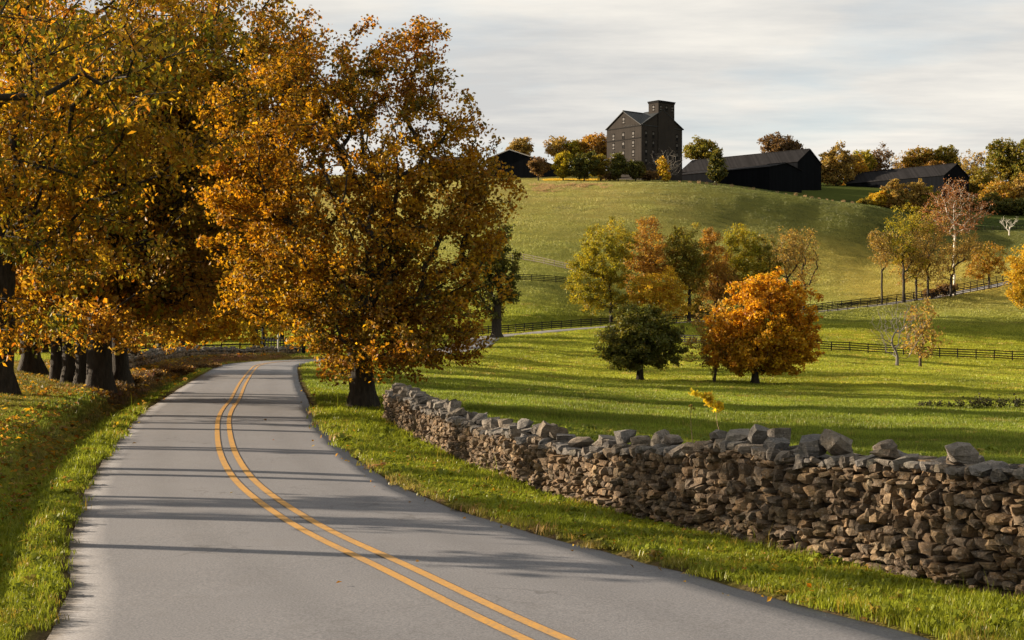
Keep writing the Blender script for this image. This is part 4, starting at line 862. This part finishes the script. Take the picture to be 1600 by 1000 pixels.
for q, (u, vt, vb, ru, pal, lab) in enumerate([(1372, 301, 328, 15, 'yellow', 'rounded orange-gold bush on the slope before the lone barn'), (1398, 279, 328, 18, 'tan', 'tan feathery tree before the lone barn wall'), (1432, 283, 330, 19, 'tan', 'wide tan tree left of the russet crown before the barn'), (1352, 312, 328, 12, 'olive', 'low olive bush at the left end of the slope bushes'), (1385, 312, 332, 12, 'rust', 'low rusty bush below the tan feathery tree'), (1452, 292, 345, 16, 'yelgreen', 'yellow-green tree behind the bright-topped tall tree'), (1420, 318, 338, 16, 'mixed', 'low mixed bush at the foot of the wide tan tree')]):
    far(lab, u, 0, 440, [(u, (vt+vb)/2, ru, (vb-vt)/2)], pal, 130, 44, 160+q, .14, .12, leaf=.42, spread=.95, name='slope_bush', group=SB, stems=2)
for q, (u, vt, vb, ru, lab) in enumerate([(1515, 308, 338, 18, 'dark hedge clump left of the small white bare tree'), (1550, 305, 338, 24, 'dark hedge clump right behind the small white bare tree'), (1590, 310, 340, 24, 'dark hedge clump at the right edge of the view'), (1635, 305, 345, 26, 'dark hedge clump past the right edge of the view')]):
    far(lab, u, 0, 488, [(u, (vt+vb)/2, ru, (vb-vt)/2)], 'dark', 130, 46, 175+q, .14, .1, leaf=.5, spread=1.1, name='hedge_clump', group='dark hedge along the right field', stems=3)
far('small white leafless tree on the shaded slope at the right', 1577, 0, 416, [(1577, 349, 9, 10), (1567, 343, 6, 7), (1587, 341, 6, 7)], 'tan', 90, 0, 190, .2, .18, 'barkw', name='bare_tree', group=None, up=.3)
UG = 'leafy undergrowth on the left bank'
for q, (u, v, Y, lb, lab) in enumerate([(240, 588, 68, (240, 580, 22, 9), 'brown and orange undergrowth at the near end of the far stone wall'), (285, 582, 78, (285, 575, 24, 8), 'leafy brown undergrowth below the middle of the far stone wall'), (205, 596, 58, (208, 590, 16, 7), 'low leafy undergrowth at the foot of the left bank trunks'), (330, 572, 96, (325, 568, 24, 6), 'low undergrowth below the far part of the far stone wall')]):
    tree('undergrowth', lab, u, v, Y, [lb[:2]+(lb[2]*.75, lb[3]*.55) and (lb[0], lb[1]+3, lb[2]*.8, lb[3]*.5)], 'brown', .02, 46, 22, .10, .22, 210+q, .15, 'barkb', stems=4, sides=4, cat='bush', group=UG, flare=0, step=.2)
# --- small plants by the near wall
tree('sapling', 'leaning sapling with bright yellow leaves behind the stone wall', 1136, 690, 24.5, [(1090, 612, 12, 8), (1103, 622, 10, 8), (1122, 634, 8, 6), (1112, 628, 6, 6), (1122, 646, 5, 4)], 'bright', .007, 30, 11, .06, .085, 201, .35, 'stem', .1, 1.2, (-.18, 0), sides=5, flare=0, step=.12, cat='sapling')
# ------------------------------------------------------------------ grass, weeds and fallen leaves
SRC = bpy.data.collections.new('blade_sources')
def tuft_mesh(name, seed, n, radius, hgt, width, bend, seg=2):
    r = np.random.default_rng(seed); V = []; Q = []; T = []; k = 0
    for _ in range(n):
        a = r.uniform(0, 6.283); d = radius*math.sqrt(r.random()); bx, by = d*math.cos(a), d*math.sin(a); h = hgt*r.uniform(.5, 1.2); ang = r.uniform(0, 6.283)
        w_ = width*r.uniform(.7, 1.3)/2; lx, ly = math.cos(ang), math.sin(ang); o = bend*h*r.uniform(.2, 1.1); dx, dy = -ly*o, lx*o
        V += [[bx-lx*w_, by-ly*w_, -.02], [bx+lx*w_, by+ly*w_, -.02], [bx+dx*.35-lx*w_*.8, by+dy*.35-ly*w_*.8, h*.6], [bx+dx*.35+lx*w_*.8, by+dy*.35+ly*w_*.8, h*.6], [bx+dx, by+dy, h]]
        Q.append([k, k+1, k+3, k+2]); T.append([k+2, k+3, k+4]); k += 5
    return mesh_np(name, V, [np.array(Q), np.array(T)], M['blade'])
def scatter(name, P, tint, scale, rot, src):
    """one grass object: points that carry a blade tuft each"""
    me = bpy.data.meshes.new(name); me.vertices.add(len(P)); me.vertices.foreach_set('co', P.astype(np.float32).ravel())
    a = me.attributes.new('tint', 'FLOAT_VECTOR', 'POINT'); a.data.foreach_set('vector', tint.astype(np.float32).ravel())
    a = me.attributes.new('size', 'FLOAT_VECTOR', 'POINT'); a.data.foreach_set('vector', scale.astype(np.float32).ravel())
    a = me.attributes.new('turn', 'FLOAT_VECTOR', 'POINT'); a.data.foreach_set('vector', rot.astype(np.float32).ravel())
    o = ob(name, me, kind='stuff'); md = o.modifiers.new('blades', 'NODES'); ng = bpy.data.node_groups.new(name, 'GeometryNodeTree'); md.node_group = ng
    ng.interface.new_socket('Geometry', in_out='INPUT', socket_type='NodeSocketGeometry'); ng.interface.new_socket('Geometry', in_out='OUTPUT', socket_type='NodeSocketGeometry')
    N = ng.nodes.new; i = N('NodeGroupInput'); q = N('NodeGroupOutput'); ip = N('GeometryNodeInstanceOnPoints'); oi = N('GeometryNodeObjectInfo'); oi.inputs['Object'].default_value = src; oi.inputs['As Instance'].default_value = True
    sa = N('GeometryNodeInputNamedAttribute'); sa.data_type = 'FLOAT_VECTOR'; sa.inputs[0].default_value = 'size'; ra = N('GeometryNodeInputNamedAttribute'); ra.data_type = 'FLOAT_VECTOR'; ra.inputs[0].default_value = 'turn'
    er = N('FunctionNodeEulerToRotation'); l = ng.links.new
    l(i.outputs[0], ip.inputs['Points']); l(oi.outputs['Geometry'], ip.inputs['Instance']); l(sa.outputs['Attribute'], ip.inputs['Scale']); l(ra.outputs['Attribute'], er.inputs[0]); l(er.outputs[0], ip.inputs['Rotation']); l(ip.outputs[0], q.inputs[0])
    return o
def tufts(names_seed, n, mk): return [bpy.data.objects.new('tuft', mk(names_seed+i)) for i in range(n)]
NEAR = tufts(400, 4, lambda s: tuft_mesh('tuft', s, 16, .10, .085, .0075, .9))
def weed_mesh(name, seed):
    """broad-leaved rosette among the grass"""
    r = np.random.default_rng(seed); V = []; Q = []; k = 0
    for _ in range(11):
        a = r.uniform(0, 6.283); L = r.uniform(.06, .13); w_ = r.uniform(.014, .028); c, s_ = math.cos(a), math.sin(a); h = r.uniform(.02, .09)
        V += [[0, 0, .005], [c*L*.5-s_*w_, s_*L*.5+c*w_, h], [c*L, s_*L, h*.6], [c*L*.5+s_*w_, s_*L*.5-c*w_, h]]; Q.append([k, k+1, k+2, k+3]); k += 4
    return mesh_np(name, V, np.array(Q), M['blade'])
NEAR += tufts(411, 2, lambda s: weed_mesh('tuft', s)) + tufts(413, 1, lambda s: tuft_mesh('tuft', s, 5, .07, .22, .004, .45)) + tufts(414, 1, lambda s: tuft_mesh('tuft', s, 22, .16, .045, .010, 1.4))
MIDT = tufts(420, 3, lambda s: tuft_mesh('tuft', s, 46, .5, .15, .026, .6))
FART = tufts(440, 3, lambda s: tuft_mesh('tuft', s, 54, 1.5, .34, .085, .6))
wall_xy = catmull(WP, .3)+np.array([.16, .05])
def off_wall(X, Y, m):
    d = np.full(len(X), 9.0); s = np.nonzero(Y < 48)[0]
    for k in range(0, len(s), 5000):
        j = s[k:k+5000]; d[j] = np.sqrt(((X[j][:, None]-wall_xy[None, :, 0])**2+(Y[j][:, None]-wall_xy[None, :, 1])**2).min(1))
    return d > m
def sow(n, u0, u1, y0, y1, seed, bias=1.0):
    r = np.random.default_rng(seed); u = r.uniform(u0, u1, n); Y = np.exp(math.log(y0)+(math.log(y1)-math.log(y0))*r.random(n)**bias); return (u-800)/F*Y, Y, r
def slope_turn(X, Y, r, amt=1.0):
    z = ground(X, Y); d = .8; zx = (ground(X+d, Y)-z)/d; zy = (ground(X, Y+d)-z)/d
    yaw = r.uniform(0, 6.283, len(X)); n = np.stack([-zx, -zy, np.ones(len(X))], 1); n /= np.linalg.norm(n, axis=1)[:, None]
    # Euler XYZ (Z last) that tips local +Z on to n after a random yaw about itself: use rx, ry then keep yaw small for steep ground
    rx = np.arctan2(-n[:, 1], n[:, 2]); ry = np.arcsin(np.clip(n[:, 0], -1, 1)); return z, np.stack([rx*amt, ry*amt, np.zeros(len(X))], 1), yaw
def plant(src, X, Y, r, sc, hz, tint, flat=False, odds=None):
    z, rot, yaw = slope_turn(X, Y, r, 1.0 if flat else .0)
    if not flat: rot[:, 2] = yaw
    pick = r.integers(0, len(src), len(X)) if odds is None else r.choice(len(src), len(X), p=odds); S = np.stack([sc, sc, sc*hz], 1); P = np.stack([X, Y, z], 1)
    for k, s in enumerate(src):
        m = pick == k; scatter('grass', P[m], tint[m], S[m], rot[m], s)
# close verge: blades
X, Y, r = sow(64000, -260, 1860, 9.5, 46, 500, .85); e, sd, _ = road_d(X, Y)
keep = (e > .02+.24*vnoise(X, Y, .45, 8)**1.5) & off_wall(X, Y, .33)
litter = (sd < 0) & (e > 1.0) & (e < 2.6) & (Y > 22); keep &= ~(litter & (r.random(len(X)) < .7))
X, Y, e, sd = X[keep], Y[keep], e[keep], sd[keep]
lush = 1+.5*vnoise(X, Y, 1.6, 11)+.45*smooth01((.45-e)/.4)*(vnoise(X, Y, .6, 12))
hgt = np.where((sd < 0) & (e > 1.2), .7, 1.0)*(.55+.75*vnoise(X, Y, 1.1, 13))*lush*r.uniform(.6, 1.35, len(X))*1.0
plant(NEAR, X, Y, r, np.clip(Y/14, .85, 2.4)*r.uniform(.8, 1.25, len(X)), hgt*np.clip(14/Y, .62, 1)*.74, turf_colour(X, Y)*(.72+.55*vnoise(X, Y, .8, 17))[:, None]*np.where(r.random((len(X), 1)) < .07, np.array([[1.7, 1.1, 2.0]]), 1.0), odds=[.19, .19, .19, .18, .035, .035, .03, .15])
# pasture behind the wall and the left bank: wider patches
X, Y, r = sow(42000, -300, 1900, 38, 262, 501); e, sd, _ = road_d(X, Y); keep = (e > .5) & off_wall(X, Y, .7); X, Y, e, sd = X[keep], Y[keep], e[keep], sd[keep]
sz = np.clip(Y/95, .5, 2.2)*r.uniform(.8, 1.25, len(X)); plant(MIDT, X, Y, r, sz, np.clip(.95/sz, .5, 1.6)*(.6+.7*vnoise(X, Y, 5, 14)), turf_colour(X, Y)*(.62+.75*vnoise(X, Y, 3.3, 18))[:, None]*np.where(r.random((len(X), 1)) < .08, np.array([[1.5, 1.05, 2.0]]), 1.0))
# rough hill and meadow
X, Y, r = sow(30000, 560, 1900, 240, 470, 502); e, sd, _ = road_d(X, Y); keep = e > 1.6; X, Y = X[keep], Y[keep]
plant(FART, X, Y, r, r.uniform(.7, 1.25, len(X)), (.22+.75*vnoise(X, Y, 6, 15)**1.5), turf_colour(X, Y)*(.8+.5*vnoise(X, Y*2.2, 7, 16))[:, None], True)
# tan weeds on the brow of the hill
X, Y, r = sow(420, 830, 955, 405, 437, 503); vv = 500-(ground(X, Y)-CAMH)/Y*F; m = (np.abs(vv-(286+ (930-(800+F*X/Y))*.10)) < 1+9*r.random(len(X))**2); X, Y = X[m], Y[m]
plant(FART, X, Y, r, r.uniform(.35, .9, len(X)), r.uniform(1.2, 3.4, len(X)), np.repeat([[.30, .21, .085]], len(X), 0), True)
# yellow leaf carpet under the hilltop trees
X, Y, r = sow(260, 853, 935, 462, 478, 504); plant(FART, X, Y, r, r.uniform(.8, 1.2, len(X)), r.uniform(.7, 1.2, len(X)), np.repeat([[.55, .38, .02]], len(X), 0), True)

# dry tufts strung along the brow of the hill
dt = tuft_mesh('dry_grass_tuft', 460, 46, .42, 1.1, .07, .35); m_, t = mat('dry_straw'); finish(t, t.n('ShaderNodeBsdfDiffuse', {0: (.36, .25, .13, 1)})); dt.materials.clear(); dt.materials.append(m_)
r = np.random.default_rng(61)
brow = [(1062, 285, 428), (1078, 286, 427), (1092, 287.5, 426), (1104, 289, 425), (1116, 290.5, 424), (1122, 291, 424), (1130, 292, 423), (1143, 294, 422), (1162, 296.5, 420), (1171, 298, 419), (1177, 298.5, 419), (1184, 300, 418), (1196, 302, 417), (1214, 305, 416), (1228, 307.5, 415), (1243, 310, 414), (1258, 312, 412), (1268, 314, 411), (1280, 316, 410), (1292, 318, 409), (1301, 320, 408), (1318, 323, 407), (1332, 326, 406), (1350, 330, 405)]
for u, v, Y0 in brow:
    ys = np.linspace(385, 445, 61); xs = (u-800)/F*ys; g_ = ground(xs, ys); j = int(np.argmax((g_-CAMH)/ys)); o = ob('dry_grass_tuft', dt, None, (xs[j], ys[j], g_[j]-.05)); s = r.uniform(.5, 1.25); o.scale = (s*1.3, s*1.3, s*r.uniform(.5, .8)); o.rotation_euler = (0, 0, r.uniform(0, 6))
    tag(o, 'pale straw tuft on the curving brow of the grassy hill', 'grass tuft', 'straw tufts along the hill brow')
# dark weeds in the dip of the lower pasture
dw = None
for q, u in enumerate((1440, 1452, 1468, 1484, 1500, 1522, 1534, 1546, 1565, 1590)):
    Y0 = 74-.0*q; x = (u-800)/F*Y0
    if dw is None:
        rr = np.random.default_rng(62); P = rr.normal(size=(60, 3))*np.array([.20, .20, .13])+np.array([0, 0, .24]); P[:, 2] = np.abs(P[:, 2])
        dw = leaves_mesh(rr, P, .07, [(.035, .03, .018), (.05, .04, .02), (.03, .035, .015)], .10, 5); dw.name = 'dock_weed'
        st = MB()
        for k in range(9):
            a = rr.uniform(0, 6.28); d = rr.uniform(.1, .3); st.add(np.array([[-.008, 0, 0], [.008, 0, 0], [d*math.cos(a)+.004, d*math.sin(a), rr.uniform(.35, .6)]]), np.array([[0, 1, 2]]))
        sm = st.mesh('stalk', M['stem'])
    w_ = thing('dock_weed', 'dark dead weed in the row along the pasture dip', 'weed', (x, Y0, gz(x, Y0)), rr.uniform(0, 6), 'dark weeds along the pasture dip'); s = rr.uniform(.5, 1.15); w_.scale = (s, s, s*1.15)
    ob('foliage', dw, w_); ob('stalk', sm, w_)
# dead stalk behind the wall
px_, py_ = U(1082, 25.5); b = MB(); n = 6; a = np.linspace(0, 6.283, n, endpoint=False); hts = np.linspace(0, 1.38, 8); V = np.concatenate([np.stack([np.cos(a)*(.008-.003*k/7)+.03*math.sin(k*.8), np.sin(a)*(.008-.003*k/7)+.02*k/7, np.full(n, h)], 1) for k, h in enumerate(hts)]); i = np.arange(n); j = (i+1) % n
b.add(V, [np.concatenate([np.stack([i+k*n, j+k*n, j+k*n+n, i+k*n+n], 1) for k in range(7)])]); o = thing('weed_stalk', 'tall dry weed stalk standing behind the middle of the stone wall', 'weed', (px_, py_, gz(px_, py_))); ob('stalk', b.mesh('stalk', M['stem'], True), o)
rr = np.random.default_rng(5); hd = leaves_mesh(rr, np.array([[.03*math.sin(5.6), .02, 1.38], [.02, .01, 1.33]]), .035, PAL['tan'], .035, 14); ob('seed_head', hd, o)
# fallen leaves on the left bank and a few on the verge and road
def fallen(name, n, u0, u1, y0, y1, seed, test, size):
    X, Y, r = sow(n, u0, u1, y0, y1, seed); e, sd, z0 = road_d(X, Y); k = test(e, sd, X, Y, r); X, Y, e, z0 = X[k], Y[k], e[k], z0[k]; n = len(X); z = np.where(e < .05, z0+.045, ground(X, Y)+.03+.05*r.random(n)*(e > .05))
    nr = r.normal(0, .45, (n, 3))+np.array([0, 0, 1]); nr /= np.linalg.norm(nr, axis=1)[:, None]; a = np.cross(nr, r.normal(size=(n, 3))); a /= np.linalg.norm(a, axis=1)[:, None]; b = np.cross(nr, a); s = (size*r.uniform(.6, 1.3, n)*np.clip(Y/26, .8, 3))[:, None]; p = np.stack([X, Y, z], 1)
    V = np.stack([p-a*s*.6, p+b*s*.45+nr*s*.2, p+a*s*.6, p-b*s*.45+nr*s*.2], 1).reshape(-1, 3); pal = np.array(PAL['maple']+PAL['rust']+PAL['tan']); me = mesh_np(name, V, np.arange(n*4).reshape(n, 4), M['leaf']); pcol(me, np.repeat(pal[r.integers(0, len(pal), n)]*r.uniform(.5, 1.1, n)[:, None], 4, 0)); ob(name, me, kind='stuff')
fallen('fallen_leaves', 52000, -200, 520, 14, 125, 510, lambda e, sd, X, Y, r: (sd < 0) & (e > .25) & (r.random(len(e)) < np.where((e > .8) & (e < 2.4+smooth01((Y-40)/12)*6), .62, .07)*np.clip(.25+vnoise(X, Y, 2.4, 20)*1.3, 0, 1)*smooth01((Y-13)/14)), .085)
fallen('fallen_leaves', 3000, 200, 1500, 12, 60, 511, lambda e, sd, X, Y, r: ((sd > 0) & (e > .02) & (e < 3.2) & (r.random(len(e)) < .8*np.clip(.2+1.4*vnoise(X, Y, 1.5, 21)-.5*smooth01((e-.3)/.6), 0, 1))) | ((e < 0) & (e > -.5) & (r.random(len(e)) < .3)) | ((e < -.4) & (r.random(len(e)) < .012)), .06)
